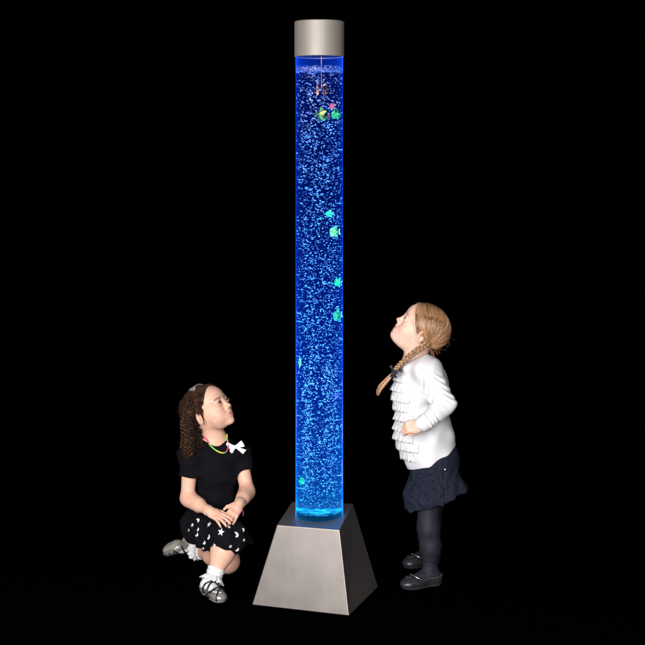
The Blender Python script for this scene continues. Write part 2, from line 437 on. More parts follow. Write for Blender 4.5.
def emis_vol(name, stops, surf):
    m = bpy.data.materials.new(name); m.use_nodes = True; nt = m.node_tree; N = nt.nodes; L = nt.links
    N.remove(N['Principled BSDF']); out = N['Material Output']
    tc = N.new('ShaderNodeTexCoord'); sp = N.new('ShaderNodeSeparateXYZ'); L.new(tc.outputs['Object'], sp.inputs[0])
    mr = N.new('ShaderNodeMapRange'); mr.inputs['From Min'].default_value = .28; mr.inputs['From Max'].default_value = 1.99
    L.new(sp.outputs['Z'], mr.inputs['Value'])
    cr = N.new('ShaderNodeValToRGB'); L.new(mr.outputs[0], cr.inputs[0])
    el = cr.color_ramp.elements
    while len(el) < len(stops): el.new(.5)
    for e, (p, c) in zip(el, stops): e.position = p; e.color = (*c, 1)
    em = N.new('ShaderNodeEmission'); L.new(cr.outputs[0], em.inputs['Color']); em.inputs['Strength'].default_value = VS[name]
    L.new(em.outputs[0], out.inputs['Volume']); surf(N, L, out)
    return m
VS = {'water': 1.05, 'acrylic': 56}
def s_water(N, L, out):
    g = N.new('ShaderNodeBsdfGlass'); g.inputs['IOR'].default_value = 1.33; g.inputs['Roughness'].default_value = 0
    r = N.new('ShaderNodeBsdfRefraction'); r.inputs['IOR'].default_value = 1.33; r.inputs['Roughness'].default_value = 0   # clear round side, glassy flat ends
    ge = N.new('ShaderNodeNewGeometry'); s2 = N.new('ShaderNodeSeparateXYZ'); L.new(ge.outputs['True Normal'], s2.inputs[0])
    ab = N.new('ShaderNodeMath'); ab.operation = 'ABSOLUTE'; L.new(s2.outputs['Z'], ab.inputs[0])
    mx = N.new('ShaderNodeMixShader'); 
    po = N.new('ShaderNodeSeparateXYZ'); L.new(ge.outputs['Position'], po.inputs[0]); gt = N.new('ShaderNodeMath'); gt.operation = 'GREATER_THAN'; gt.inputs[1].default_value = 1; L.new(po.outputs['Z'], gt.inputs[0])
    mu = N.new('ShaderNodeMath'); mu.operation = 'MULTIPLY'; L.new(ab.outputs[0], mu.inputs[0]); L.new(gt.outputs[0], mu.inputs[1]); L.new(mu.outputs[0], mx.inputs[0]); L.new(r.outputs[0], mx.inputs[1]); L.new(g.outputs[0], mx.inputs[2])
    L.new(mx.outputs[0], out.inputs['Surface'])
def s_wall(N, L, out):
    t = N.new('ShaderNodeBsdfTransparent'); g = N.new('ShaderNodeBsdfGlossy'); g.inputs['Roughness'].default_value = .3
    f = N.new('ShaderNodeFresnel'); f.inputs['IOR'].default_value = 1.04; x = N.new('ShaderNodeMixShader')
    x.inputs[0].default_value = 0; L.new(t.outputs[0], x.inputs[1]); L.new(g.outputs[0], x.inputs[2]); L.new(x.outputs[0], out.inputs['Surface'])
Mw = emis_vol('water', [(0,(.01,.42,1)),(.04,(.004,.16,1)),(.12,(.001,.022,.9)),(.35,(.0006,.010,.6)),(.7,(.0003,.002,.12)),(1,(.0003,.002,.10))], s_water)  # blue glow, stronger toward the foot, put into the water as emission
Ma = emis_vol('acrylic', [(0,(.05,.5,.95)),(.018,(.01,.25,.8)),(.05,(.004,.13,.65)),(.3,(.002,.045,.5)),(.7,(.001,.018,.29)),(.958,(.001,.018,.29)),(.966,(.005,.07,1))], s_wall)  # bright rim and glowing ends put into the wall as graded emission
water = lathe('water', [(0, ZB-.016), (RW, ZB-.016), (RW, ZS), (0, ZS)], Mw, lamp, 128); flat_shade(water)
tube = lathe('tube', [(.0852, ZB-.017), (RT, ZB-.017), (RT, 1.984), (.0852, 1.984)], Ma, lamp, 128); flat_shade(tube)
plate_m = mat('plate', (.002,.012,.07), 1, spec=0)
_nt = plate_m.node_tree; _n = _nt.nodes.new('ShaderNodeTexNoise'); _n.inputs['Scale'].default_value = 48; _n.inputs['Detail'].default_value = 3; _tc = _nt.nodes.new('ShaderNodeTexCoord')
_cr = _nt.nodes.new('ShaderNodeValToRGB'); _cr.color_ramp.elements[0].position = .42; _cr.color_ramp.elements[0].color = (.002,.02,.09,1); _cr.color_ramp.elements[1].position = .62; _cr.color_ramp.elements[1].color = (.08,.30,.16,1)  # cyan glow at the column foot put into the patch colours
_nt.links.new(_tc.outputs['Object'], _n.inputs['Vector']); _nt.links.new(_n.outputs['Fac'], _cr.inputs[0]); _nt.links.new(_cr.outputs[0], _nt.nodes['Principled BSDF'].inputs['Base Color'])
plate = lathe('light_plate', [(0, ZB-.0155), (.0846, ZB-.0155), (.0846, ZB+.013), (0, ZB+.013)], plate_m, lamp)

# bubbles: flattened spheres, nobody could count them
def bubbles_mesh(P, r):
    a = (1+5**.5)/2
    ico = np.array([(-1,a,0),(1,a,0),(-1,-a,0),(1,-a,0),(0,-1,a),(0,1,a),(0,-1,-a),(0,1,-a),(a,0,-1),(a,0,1),(-a,0,-1),(-a,0,1)]); ico /= np.linalg.norm(ico[0])
    F = np.array([(0,11,5),(0,5,1),(0,1,7),(0,7,10),(0,10,11),(1,5,9),(5,11,4),(11,10,2),(10,7,6),(7,1,8),(3,9,4),(3,4,2),(3,2,6),(3,6,8),(3,8,9),(4,9,5),(2,4,11),(6,2,10),(8,6,7),(9,8,1)])
    vs = list(map(tuple, ico)); mid = {}; F2 = []
    def mp(i, j):
        k = (min(i, j), max(i, j))
        if k not in mid:
            q = (np.array(vs[i])+np.array(vs[j])); q /= np.linalg.norm(q); mid[k] = len(vs); vs.append(tuple(q))
        return mid[k]
    for i, j, k in F:
        x, y, z = mp(i, j), mp(j, k), mp(k, i); F2 += [(i,x,z),(j,y,x),(k,z,y),(x,y,z)]
    vs = np.array(vs); F2 = np.array(F2); n = len(P)
    an = rng.uniform(0, 6.28, n); tl = rng.uniform(-.5, .5, n); el = rng.uniform(.9, 1.35, n); fl = rng.uniform(.55, .95, n)
    q = vs[None]*np.stack([el, np.ones(n), fl], 1)[:, None]*r[:, None, None]
    x, y, z = q[..., 0], q[..., 1], q[..., 2]; ct, st = np.cos(tl)[:, None], np.sin(tl)[:, None]
    x, z = x*ct+z*st, -x*st+z*ct; ca, sa = np.cos(an)[:, None], np.sin(an)[:, None]; x, y = x*ca-y*sa, x*sa+y*ca
    VV = (np.stack([x, y, z], -1)+P[:, None]).reshape(-1, 3)
    return VV, (F2[None]+np.arange(n)[:, None, None]*len(vs)).reshape(-1, 3)
def rpos(n, z0, z1, rm=.081, r0=.012):
    a = rng.uniform(0, 2*np.pi, n); r = np.sqrt(rng.uniform((r0/rm)**2, 1, n))*rm
    return np.stack([LX+r*np.cos(a), LY+r*np.sin(a), rng.uniform(z0, z1, n)], 1)
NB = 7600
P = rpos(NB, ZB+.012, ZS-.004); P[:, 0] += .006*np.sin(P[:, 2]*23); 
rad = rng.lognormal(-6.62, .40, NB).clip(.0005, .0030)
fz = np.clip((P[:, 2]-ZB)/.5, .85, 1); rad *= fz
d = np.hypot(P[:, 0]-LX, P[:, 1]-LY); P[:, :2] = V(LX, LY)+(P[:, :2]-V(LX, LY))*np.minimum(1, .0815/d)[:, None]
NS = 900; Ps = rpos(NS, ZB+.016, ZB+.55, .080); sx = rng.choice([-.038, .03, .05], NS, p=[.5,.25,.25]); Ps[:, 0] = LX+sx+rng.normal(size=NS)*.009+.004*np.sin(Ps[:, 2]*40); Ps[:, 1] = LY-.03+rng.normal(size=NS)*.012
rs = rng.lognormal(-6.5, .35, NS).clip(.0006, .0026)
Pf = rpos(620, ZS-.02, ZS-.003, .081, .0); rf = rng.uniform(.0007, .0022, 620)
v, f = bubbles_mesh(np.vstack([P, Ps, Pf]), np.concatenate([rad, rs, rf]))
mb = bpy.data.materials.new('bubble'); mb.use_nodes = True; nt = mb.node_tree; N = nt.nodes; L = nt.links; out = N['Material Output']
N.remove(N['Principled BSDF'])
at_ = N.new('ShaderNodeAttribute'); at_.attribute_name = 'tint'; df = N.new('ShaderNodeBsdfDiffuse'); L.new(at_.outputs['Color'], df.inputs[0]); tr = N.new('ShaderNodeBsdfTranslucent'); L.new(at_.outputs['Color'], tr.inputs[0])
mx = N.new('ShaderNodeMixShader'); mx.inputs[0].default_value = .5; L.new(df.outputs[0], mx.inputs[1]); L.new(tr.outputs[0], mx.inputs[2])
tp = N.new('ShaderNodeBsdfTransparent'); m2 = N.new('ShaderNodeMixShader'); m2.inputs[0].default_value = .25
L.new(mx.outputs[0], m2.inputs[1]); L.new(tp.outputs[0], m2.inputs[2]); L.new(m2.outputs[0], out.inputs['Surface'])
kb = rng.choice([.16, .35, .7, 1.], NB+NS+620, p=[.26,.28,.24,.22])[:, None]*np.array((.92,.97,1)); bub = new_obj('bubbles', v, f, mb, lamp, tint=np.repeat(kb, len(v)//len(kb), axis=0)); bub['kind'] = 'stuff'; bub['label'] = 'countless small bubbles rising through the blue water'
# unseen point lights added up the column to brighten bubbles and fish
for i in range(26):
    front = i % 2; z = .39+i*(ZS-.40)/25; t = i/25
    ld = bpy.data.lights.new('led', 'POINT'); lo = bpy.data.objects.new('led', ld); COL.objects.link(lo); lo.parent = lamp
    lo.location = (random.uniform(-.02, .02), -.070 if front else .03, z)
    ld.shadow_soft_size = 0
    ld.color = (((.85, .72, .9) if i > 22 else (.14, .33+.16*(1-t), 1)) if front else (.02, .22*(1-t)**2+.18, 1)); ld.energy = 1.5*FILL*(.55 if front else .6)*(1+1.9*(1-t)**3)
# toy fish
def wpoint(px, py, t):     # a place inside the round water column as seen across its curved face
    b = (px-319.3)*.003664; sg = 1 if b >= 0 else -1; b = abs(b); ti = math.asin(min(.97, b/RW)); tt = math.asin(math.sin(ti)/1.33); dl = ti-tt
    return V(LX+sg*(b-t*math.sin(dl)), LY-RW*math.cos(ti)+t*math.cos(dl), HC-(py-161)*(LY-.05)/F0)
def fishmat(n, c, c2):
    m = mat(n, c, .35, spec=.6); nt = m.node_tree; N = nt.nodes; L = nt.links; b = N['Principled BSDF']
    tc = N.new('ShaderNodeTexCoord'); w = N.new('ShaderNodeTexWave'); w.inputs['Scale'].default_value = 38; w.inputs['Distortion'].default_value = 6
    L.new(tc.outputs['Object'], w.inputs['Vector']); r = N.new('ShaderNodeValToRGB'); r.color_ramp.elements[0].color = (*c, 1); r.color_ramp.elements[1].color = (*c2, 1)
    r.color_ramp.elements[0].position = .35; r.color_ramp.elements[1].position = .8
    L.new(w.outputs['Color'], r.inputs[0]); L.new(r.outputs[0], b.inputs['Base Color'])
    L.new(r.outputs[0], b.inputs['Emission Color']); b.inputs['Emission Strength'].default_value = 0
    return m
FM = {'green': (fishmat('fish_green', (.3,.95,.12), (.9,1,.25)), fishmat('fin_green', (.1,.8,.25), (.5,1,.3))),
      'teal': (fishmat('fish_teal', (.03,.85,.14), (.06,.8,.35)), fishmat('fin_teal', (.06,.85,.16), (.08,.8,.3))),
      'red': (fishmat('fish_red', (1,.08,.1), (.9,.1,.4)), fishmat('fin_red', (.2,.9,.6), (1,.3,.2))),
      'orange': (fishmat('fish_orange', (1,.42,.12), (1,.75,.5)), fishmat('fin_orange', (1,.25,.05), (1,.5,.1))),
      'violet': (fishmat('fish_violet', (.4,.15,.9), (.5,.2,1)), fishmat('fin_violet', (.3,.2,1), (.4,.3,1)))}
def make_fish(pos, L_, hgt, yaw, pitch, kind, label, roll=0, group='toy fish drifting in the bubble column'):
    mbod, mfin = FM[kind]
    root = empty('toy_fish', pos); tag(root, label, 'toy fish', group)
    S = L_; vs = []; fs = []; n = 12; k = 14
    for i in range(n+1):
        t = i/n; x = .5-t*.78; w = math.sin(math.pi*min(1, t*.94+.06)**.62); h = hgt*.5*w+.02; 
        for j in range(k):
            a = 2*math.pi*j/k; vs.append((x, .30*hgt*w*.5*math.cos(a), h*math.sin(a)))
    for i in range(n):
        for j in range(k): fs.append([i*k+j, i*k+(j+1) % k, (i+1)*k+(j+1) % k, (i+1)*k+j])
    fs += [list(range(k))[::-1], list(range(n*k, n*k+k))]
    def add(nm, vv, ff, m, sm=True):
        o = new_obj(nm, np.array(vv)*S+np.array(pos), ff, m, root, smooth=sm); return o
    add('body', vs, fs, mbod)
    def fin(pts, th=.02):
        vv = []; m_ = len(pts)
        for s in (-1, 1):
            for x, z in pts: vv.append((x, s*th, z))
        ff = [list(range(m_)), list(range(m_, 2*m_))[::-1]]+[[i, (i+1) % m_, m_+(i+1) % m_, m_+i] for i in range(m_)]
        return vv, ff
    add('tail_fin', *fin([(-.24,.05),(-.34,.16),(-.52,.27),(-.45,.0),(-.52,-.27),(-.34,-.16),(-.24,-.05)]), mfin, False)
    h = hgt*.5
    add('dorsal_fin', *fin([(.2,h*.75),(.1,h*1.25),(-.08,h*1.5),(-.2,h*1.35),(-.16,h*.95),(-.22,h*.5)]), mfin, False)
    add('belly_fin', *fin([(.12,-h*.8),(.04,-h*1.3),(-.06,-h*1.1),(-.16,-h*1.45),(-.2,-h*.5)]), mfin, False)
    for s in (-1, 1):
        vv, ff = [], []
        c = (.33, s*.095*hgt*1.2, .06); r = .045
        for i in range(5):
            for j in range(8):
                a = math.pi*(i+.5)/5; b_ = 2*math.pi*j/8; vv.append((c[0]+r*math.sin(a)*math.cos(b_), c[1]+r*math.cos(a), c[2]+r*math.sin(a)*math.sin(b_)))
        for i in range(4):
            for j in range(8): ff.append([i*8+j, i*8+(j+1) % 8, (i+1)*8+(j+1) % 8, (i+1)*8+j])
        ff += [list(range(8))[::-1], list(range(32, 40))]
        add('eye', vv, ff, M['pupil'])
    root.rotation_euler = (math.radians(roll), math.radians(pitch), math.radians(yaw))
    return root
make_fish(wpoint(321,115,.018), .043, .85, 8, 12, 'green', 'large yellow-green toy fish left of the teal and red fish near the column top')
make_fish(wpoint(333,107,.03), .026, .8, 165, -40, 'red', 'small red toy fish above the teal one near the top of the column')
make_fish(wpoint(337,114.5,.028), .040, .7, 170, 5, 'teal', 'teal toy fish against the right wall just under the red one, near the top')
make_fish(wpoint(328.5,117,.05), .02, .9, 60, 0, 'red', 'tiny round red toy fish between the yellow-green and the teal fish')
make_fish(wpoint(330,214,.05), .026, .75, 185, 8, 'teal', 'small pale teal toy fish above a yellow-green one, upper middle of the column')
make_fish(wpoint(335.5,232,.02), .042, .75, 172, 5, 'green', 'yellow-green toy fish at the right wall in the upper middle of the column')
make_fish(wpoint(339,283,.022), .036, .75, 178, -8, 'teal', 'darker teal toy fish at the right wall, first one below the yellow-green fish')
make_fish(wpoint(338.5,316,.02), .040, .85, 185, 12, 'teal', 'bright teal toy fish at the right wall, lowest of the fish on that side')
make_fish(wpoint(299.5,363,.018), .036, .9, 60, 20, 'green', 'yellow-green toy fish seen narrow at the left wall, middle of the column')
make_fish(wpoint(337,397,.04), .022, .7, 150, 0, 'violet', 'small dim violet toy fish below the middle of the column')
make_fish(wpoint(301,482,.022), .030, .8, 20, 0, 'teal', 'teal toy fish at the left wall near the foot of the column')
make_fish(wpoint(323,518,.03), .024, 1.0, 75, 0, 'green', 'green toy fish resting on the floor of the column')
make_fish(wpoint(317.5,88,.03), .050, .55, 84, 70, 'orange', 'narrow orange toy fish hanging nose down at the top of the column', group='orange toy fish under the water surface')
make_fish(wpoint(324.5,90,.03), .036, .8, 60, -65, 'orange', 'rounder salmon orange toy fish beside the hanging cord at the top of the column', group='orange toy fish under the water surface')
c0 = wpoint(321.5,61,.03); c1 = wpoint(321.5,86.5,.03); c0[2] = 1.981
o = tube_obj('cord', spline([c1, c1*.6+c0*.4+V(.0006,0,0), c0], 10), .0011, mat('cord_orange', (.9,.35,.15), .5)); tag(o, 'thin orange cord hanging from the steel cap into the top of the water', 'cord'); recentre(o, c1)
# ================================================================== girl kneeling on the left
def girl_kneeling():
    T = frame(28, -4)                                   # torso frame
    f, l, u = T[:, 0], T[:, 1], T[:, 2]
    hc = at(208.7, 410.3, 5.44); HR = frame(66, 31, 3); hs = 1.0
    neck = at(214.5, 441, 5.475); chest = at(214, 466, 5.47); belly = at(213, 495, 5.49); pel = at(209, 521, 5.52)
    rS, rE, rW = at(190.5, 453.5, 5.41), at(187.5, 498, 5.40), at(210, 511.5, 5.29)
    lS, lE, lW = at(239, 453.5, 5.50), at(247.5, 491, 5.455), at(238.5, 505, 5.33)
    rH, rK, rA = at(200, 527, 5.50), at(229, 534, 5.31), at(213.5, 577, 5.25)
    lH, lK, lA = at(216, 524, 5.58), at(227.5, 561, 5.52), at(199, 550, 5.69)
    hp = head_prims(hc, HR, hs, .0010)
    def arm(S, E, Wr, k=.02):
        return [p_rc(S, E, .031, .0255, k), p_rc(E, Wr, .0265, .0175, .015), p_rc(E+(Wr-E)*.15, E+(Wr-E)*.5, .0275, .024, .02)]
    X1 = nrm(at(226, 521, 5.24)-rW); Z1 = V(.10,-.62,.78)
    X2 = nrm(at(228, 521.5, 5.255)-lW); Z2 = V(.35,-.72,.6)
    h1 = hand_prims(rW, X1, Z1, .86, 1, [(.12,.30,.25),(.10,.28,.25),(.14,.30,.25),(.22,.35,.3)], (.75,.6,-.15), .22)
    h2 = hand_prims(lW, X2, Z2, .90, -1, [(.15,.45,.4),(.2,.45,.4),(.25,.5,.4),(.3,.5,.4)], (.7,.65,-.2), .12)
    fR = foot_frame(at(203,590,5.24)*V(1,1,0), at(223,600,5.10)*V(1,1,0)); fo = at(208.5, 590, 5.235); fo[2] = .012
    # back foot: toes bent on the floor, sole turned up and away
    heel, toe = at(189.5, 537, 5.72), at(155, 555, 5.80)
    XL = nrm(toe-heel); UL = nrm(np.cross(XL, V(.25,.75,.0)));  UL = UL if UL[2] < 0 else -UL
    UL = nrm(UL+V(.20,.40,-.1)); fL = foot_frame(heel, toe, UL)
    lo = heel+fL[:, 0]*.030-fL[:, 2]*.006
    body = hp+[p_rc(hc+HR@V(-.022,0,-.035), neck+f*-.008, .040, .037, .02), p_rc(neck, chest, .045, .06, .04),
        p_rc(rS, lS, .034, .034, .04), p_el(chest, (.062,.085,.085), T, .04), p_el(belly, (.065,.078,.085), T, .04), p_el(pel, (.075,.082,.07), T, .04),
        p_rc(rH, rK, .062, .046, .04), p_rc(lH, lK, .06, .046, .04),
        p_rc(rK+V(-.004,0,-.012), rK+(rA-rK)*.42+V(.002,.0,0), .043, .041, .03), p_rc(rK+(rA-rK)*.42, rA, .040, .0245, .03),
        p_rc(lK, lK+(lA-lK)*.5, .041, .037, .02), p_rc(lK+(lA-lK)*.5, lA, .036, .024, .02)]
    body += arm(rS, rE, rW)+arm(lS, lE, lW)+foot_prims(fo, fR, .81)+foot_prims(lo, fL, .88)
    hands = h1+h2
    allp = body+hands
    def extra(Pw, TT, mixin):
        for p in (rK, lK, lE, rE): mixin(.35*np.exp(-((Pw-p)**2).sum(1)/.0016), (.80,.36,.27))
        for p in (at(224,519,5.25), at(230,520,5.26)): mixin(.3*np.exp(-((Pw-p)**2).sum(1)/.0006), (.80,.36,.27))
    tint = skin_tint(hc, HR, hs, (.77,.46,.345), (.70,.29,.25), (.80,.34,.25), (.07,.035,.025,.75,.75), extra)
    o = sdf_obj('person', allp, M['skin'], None, .002, tint=tint)
    foot = V(-.42, 5.4, 0); recentre(o, foot)
    tag(o, 'little girl with dark curls in a black top and star print skirt, looking up', 'person')
    gz = nrm(HR@V(1,-.02,.22))
    for q in (-1, 1): eye_obj(hc, HR, hs, q, gz, o, 'iris_brown')
    lashes(hc, HR, hs, o)
    # shirt
    fd = folds([(0,0,1),(.6,0,.8),(-.5,.2,.8),(1,.3,.2)], (.0028,.0026,.0018,.0016), (62,80,105,70))
    def sleeve(S, E, t):
        c = S+(E-S)*t; return [p_cyl(S+(S-E)*.02, c, .043, .0415, .03), ]
    shirt = [p_rc(neck+f*-.004+u*-.012, chest, .052, .064, .04), p_rc(rS, lS, .0385, .0385, .035), p_el(chest, (.070,.092,.09), T, .04),
             p_rc(chest, belly, .076, .077, .04), p_rc(belly, pel, .078, .084, .03)]
    shirt += sleeve(rS, rE, .50)+sleeve(lS, lE, .50)
    shirt += [p_rc(neck+f*.0-u*.006, neck+u*.16+f*.03, .0475, .075, .004, 's'), p_plane(pel+V(0,0,-.02), (0,0,-1))]
    sdf_obj('shirt', shirt, M['black_knit'], o, .002, disp=fd)
    # skirt
    fs = folds([(1,.2,.1),(.7,.6,-.3),(-.3,.6,.6)], (.0028,.0022,.0016), (60,90,60), 1.)
    def fs2(P):
        lo_ = np.clip((.33-P[:, 2])/.12, 0, 1); a = np.arctan2(P[:, 1]-5.41, P[:, 0]+.39)
        return fs(P)*(.5+.6*lo_)+.0028*lo_*np.sin(12*a+6*np.sin(P[:, 2]*28))
    skirt = [p_el(pel+V(0,0,-.015), (.088,.095,.08), T, .04), p_rc(rH, rK+V(.0,0,-.004), .074, .060, .04), p_rc(lH, lK+V(.0,.02,.05), .066, .046, .04),
             p_rc(rK+V(-.004,-.004,-.018), rK+V(.004,0,-.03), .060, .056, .03), p_rc(at(209,540,5.44), at(239,543,5.40), .046, .046, .04), p_rc(at(206,541,5.42), at(222,545,5.32), .036, .04, .04), p_rc(at(222,530,5.36), at(237,541,5.43), .05, .038, .04)]
    hem = at(220, 555.0, 5.30)
    skirt += [p_plane(hem, (.10,.12,-1), .006)]
    sk = sdf_obj('skirt', skirt, M['skirt_black'], None, .0022, disp=fs2)
    # printed stars and moons, laid on the cloth
    bv = BVHTree.FromPolygons([v.co for v in sk.data.vertices], [p.vertices for p in sk.data.polygons])
    vs = []; fs_ = []
    def decal(px, py, pts, size, rot):
        o_ = Vector((0,0,HC)); d = Vector(at(px, py, 5.3))-o_; h = bv.ray_cast(o_, d.normalized())
        if h[0] is None: return
        n = h[1].normalized(); 
        if n.y > 0: n = -n
        n = (n+Vector((0,-.6,0))).normalized()
        X = Vector((0,0,1)).cross(n).normalized()*-1; X = X if X.x > 0 else -X; Y = n.cross(X); Y = Y if Y.z > 0 else -Y
        b = len(vs); m = len(pts); c, s = math.cos(rot), math.sin(rot); ok = True; row = []
        sub = [(0,0)]+[(x*k/3, y*k/3) for k in (1,2,3) for x, y in pts]
        for x, y in sub:
            x, y = (x*c-y*s)*size, (x*s+y*c)*size
            q = Vector(h[0])+X*x+Y*y+n*.03; r = bv.ray_cast(q, -n, .07)
            row.append(np.array(r[0]+n*.0012) if r[0] is not None else np.array(Vector(h[0])+X*x+Y*y))
        vs.extend(row)
        for k in range(3):
            for i in range(m):
                j = (i+1) % m
                if k == 0: fs_.append([b, b+1+i, b+1+j])
                else: fs_.append([b+1+(k-1)*m+i, b+1+k*m+i, b+1+k*m+j, b+1+(k-1)*m+j])
    star = [((1 if i % 2 == 0 else .42)*math.sin(i*math.pi/5), (1 if i % 2 == 0 else .42)*math.cos(i*math.pi/5)) for i in range(10)]
    moon = [(math.cos(a), math.sin(a)) for a in np.linspace(-2.0, 2.0, 8)]+[(.15+.75*math.cos(a), .78*math.sin(a)) for a in np.linspace(1.75, -1.75, 6)]
    for px, py, kd, sz, r in [(209,524.5,star,.0125,.1),(221,532,star,.0155,-.1),(197.5,520.5,moon,.0085,.6),(192.5,525,star,.0085,.5),(197.5,529.5,moon,.0075,-.7),(196.8,534.5,moon,.0075,-.6),
             (208.5,537,moon,.0095,-.3),(204,542.5,moon,.0075,-.6),(214.5,545.5,star,.0085,.3),(236,534.5,moon,.011,.0),(230.5,546.5,star,.0085,.2),(237,549.5,moon,.008,-.9),(203,548,moon,.006,-.8),
             (229,527,star,.007,.4),(243,530,moon,.007,.2),(189,530,star,.007,0),(244,540,star,.007,.7),(212,553,moon,.006,1)]:
        decal(px, py, kd, sz, r)
    v0 = np.array([v.co for v in sk.data.vertices]); f0 = [list(p.vertices) for p in sk.data.polygons]
    bpy.data.objects.remove(sk)
    nf = len(f0); f0 += [[len(v0)+i for i in q] for q in fs_]
    sk = new_obj('skirt', np.vstack([v0, np.array(vs)]), f0, None, o, mats=[M['skirt_black'], M['print_white']], fm=[0]*nf+[1]*len(fs_))
    sk['label'] = 'black gathered skirt printed with white stars and moons'
    # socks with lace frill
    def sock(A, K, fo_, R, s, lab=None):
        ax = nrm(K-A); top = A+ax*.033
        pr = [p_cyl(A-ax*.01, top, .0285, .0335, .012)]+foot_prims(fo_, R, s, .0034)
        so = sdf_obj('sock', pr, M['white_cotton'], o, .002, disp=folds([(0,0,1)], (.0008,), (420,)))
        # frill
        n = 96; rows = 7; vv = []; e1 = nrm(np.cross(ax, V(.3,.9,.2))); e2 = np.cross(ax, e1)
        for j in range(rows):
            t = j/(rows-1)
            for i in range(n):
                a = 2*math.pi*i/n; w = math.sin(13*a)*.55+math.sin(29*a+2)*.3+math.sin(7*a+1)*.3
                r = .029+t*.014+t*w*.0065; h = -.002-t*.020-.003*t*math.sin(17*a)
                vv.append(A+ax*(h+.006)+(e1*math.cos(a)+e2*math.sin(a))*r)
        ff = [[j*n+i, j*n+(i+1) % n, (j+1)*n+(i+1) % n, (j+1)*n+i] for j in range(rows-1) for i in range(n)]
        fr = new_obj('frill', vv, ff, M['lace'], so); md = fr.modifiers.new('thick', 'SOLIDIFY'); md.thickness = .0012
    # shoes
    def shoe(fo_, R, s):
        W = lambda *p: fo_+R@(np.array(p)*s)
        pr = foot_prims(fo_, R, s, .0052)
        pr += [p_plane(W(0,0,.0005), -R[:, 2], .003), p_plane(W(0,0,.036), R[:, 2], .003),
               p_el(W(.038,0,.052), V(.050,.0215,.040)*s, R, .003, 's')]
        sh = sdf_obj('shoe', pr, M['silver_shoe'], o, .0018)
        so = foot_prims(fo_, R, s, .0065)+[p_plane(W(0,0,.004), R[:, 2], .001), p_plane(W(0,0,-.0065), -R[:, 2], .001)]
        sdf_obj('sole', so, M['grey_sole'], sh, .002)
        fpr = foot_prims(fo_, R, s, .0075)
        def band(name, pts, w):
            pts = spline(pts, 22); out = []
            for p in pts:
                q = fo_+R@(p*s)
                for _ in range(4):
                    e = 1e-3; d0 = field(fpr, q[None])[0]; g_ = np.array([field(fpr, (q+e*V(*ax_))[None])[0]-d0 for ax_ in ((1,0,0),(0,1,0),(0,0,1))])/e
                    q = q-d0*g_/max(.3, g_@g_)
                out.append(q)
            return tube_obj(name, out, w, M['strap_black'], sh, 8)
        band('strap', [(.012,.034,.012),(.014,.028,.04),(.03,.005,.058),(.045,-.022,.042),(.055,-.034,.012)], .0032)
        band('strap', [(.055,.035,.012),(.045,.026,.038),(.03,.0,.058),(.014,-.026,.044),(.010,-.034,.012)], .0032)
        band('strap', [(.078,.032,.014),(.074,.02,.034),(.074,.0,.040),(.078,-.02,.034),(.082,-.032,.014)], .003)
        band('strap', [(.118,.02,.01),(.104,.008,.03),(.09,-.004,.037),(.078,-.018,.034),(.06,-.032,.02)], .0028)
        band('strap', [(.118,-.018,.01),(.104,-.006,.03),(.088,.006,.037),(.075,.02,.034),(.06,.032,.02)], .0028)
    sock(rA, rK, fo, fR, .84); shoe(fo, fR, .84)
    sock(lA, lK, lo, fL, .91); shoe(lo, fL, .91)
    # necklace
    rp = [at(204.5,434,5.45), at(206,438,5.425), at(210,445,5.405), at(216,450.5,5.395), at(222,453.5,5.39), at(226,452.5,5.395), at(228,447,5.41), at(227.5,441,5.44), at(224.5,435,5.475)]
    pts = spline(rp, 46)
    bvs = field(shirt, pts)
    sm = []
    for i in range(45):
        t = i/45; sm.append(0 if t < .22 else 1 if t < .36 else 2 if t < .5 else 1 if t < .56 else 3 if t < .6 else 0 if t < .85 else 1 if t < .93 else 2)
    for _ in range(6):
        for k in range(len(pts)):
            q = pts[k]; e = 1e-3; both = lambda q: min(field(shirt, q[None])[0], field(body, q[None])[0])
            d0 = both(q)
            if d0 < .0035:
                g_ = np.array([both(q+e*V(*a_))-d0 for a_ in ((1,0,0),(0,1,0),(0,0,1))])/e; pts[k] = q+(.0035-d0)*g_/max(.3, g_@g_)
            elif d0 > .006: pts[k] = q+V(0, .4*(d0-.005), 0)
    nk = tube_obj('necklace', pts, .0026, None, o, 8, [M['pink'], M['green'], M['yellow'], M['blue']], sm)
    # white bow
    bo = at(233.8, 450.3, 5.375); bo = bo.copy()
    for _ in range(5):
        d0 = field(shirt, bo[None])[0]; bo[1] += (d0-.012)*.8
    X = nrm(V(.97,.2,.0)); Y = nrm(V(.0,.25,1)); 
    k = .00375
    P_ = lambda L_: [(x*k, -y*k) for x, y in L_]
    tri_prism('bow', [P_([(-.3,-1.2),(-8,-5.2),(-9.6,-1),(-8.5,3.2),(-.5,1.2)]), P_([(.3,-1.2),(6.5,-6.2),(8.5,-3.5),(10,0),(.5,1.4)]),
                      P_([(-1.2,0),(1,.4),(-3.4,7.8),(-9.4,4.6)]), P_([(-.4,0),(1.4,-.6),(11.8,3.4),(8.4,7.4)]), P_([(-1.6,-1.6),(1.6,-1.8),(1.7,1.6),(-1.5,1.8)])],
              bo, X, Y, .004, M['print_white'], o, .0035)
    # bracelets
    def bracelet(E, Wr, t, r, mats_, th, lab):
        c = E+(Wr-E)*t; ax = nrm(Wr-E); e1 = nrm(np.cross(ax, V(0,0,1))); e2 = np.cross(ax, e1)
        pts = [c+(e1*math.cos(a)+e2*math.sin(a))*r+ax*.002*math.sin(3*a) for a in np.linspace(0, 2*math.pi, 31)]
        b_ = tube_obj('bracelet', pts, th, None, o, 6, mats_, [i//3 % len(mats_) for i in range(30)]); b_['label'] = lab
    bracelet(lE, lW, .90, .0205, [M['yellow'], M['blue'], M['print_white'], M['blue']], .0021, 'bright beaded bracelet on the left wrist')
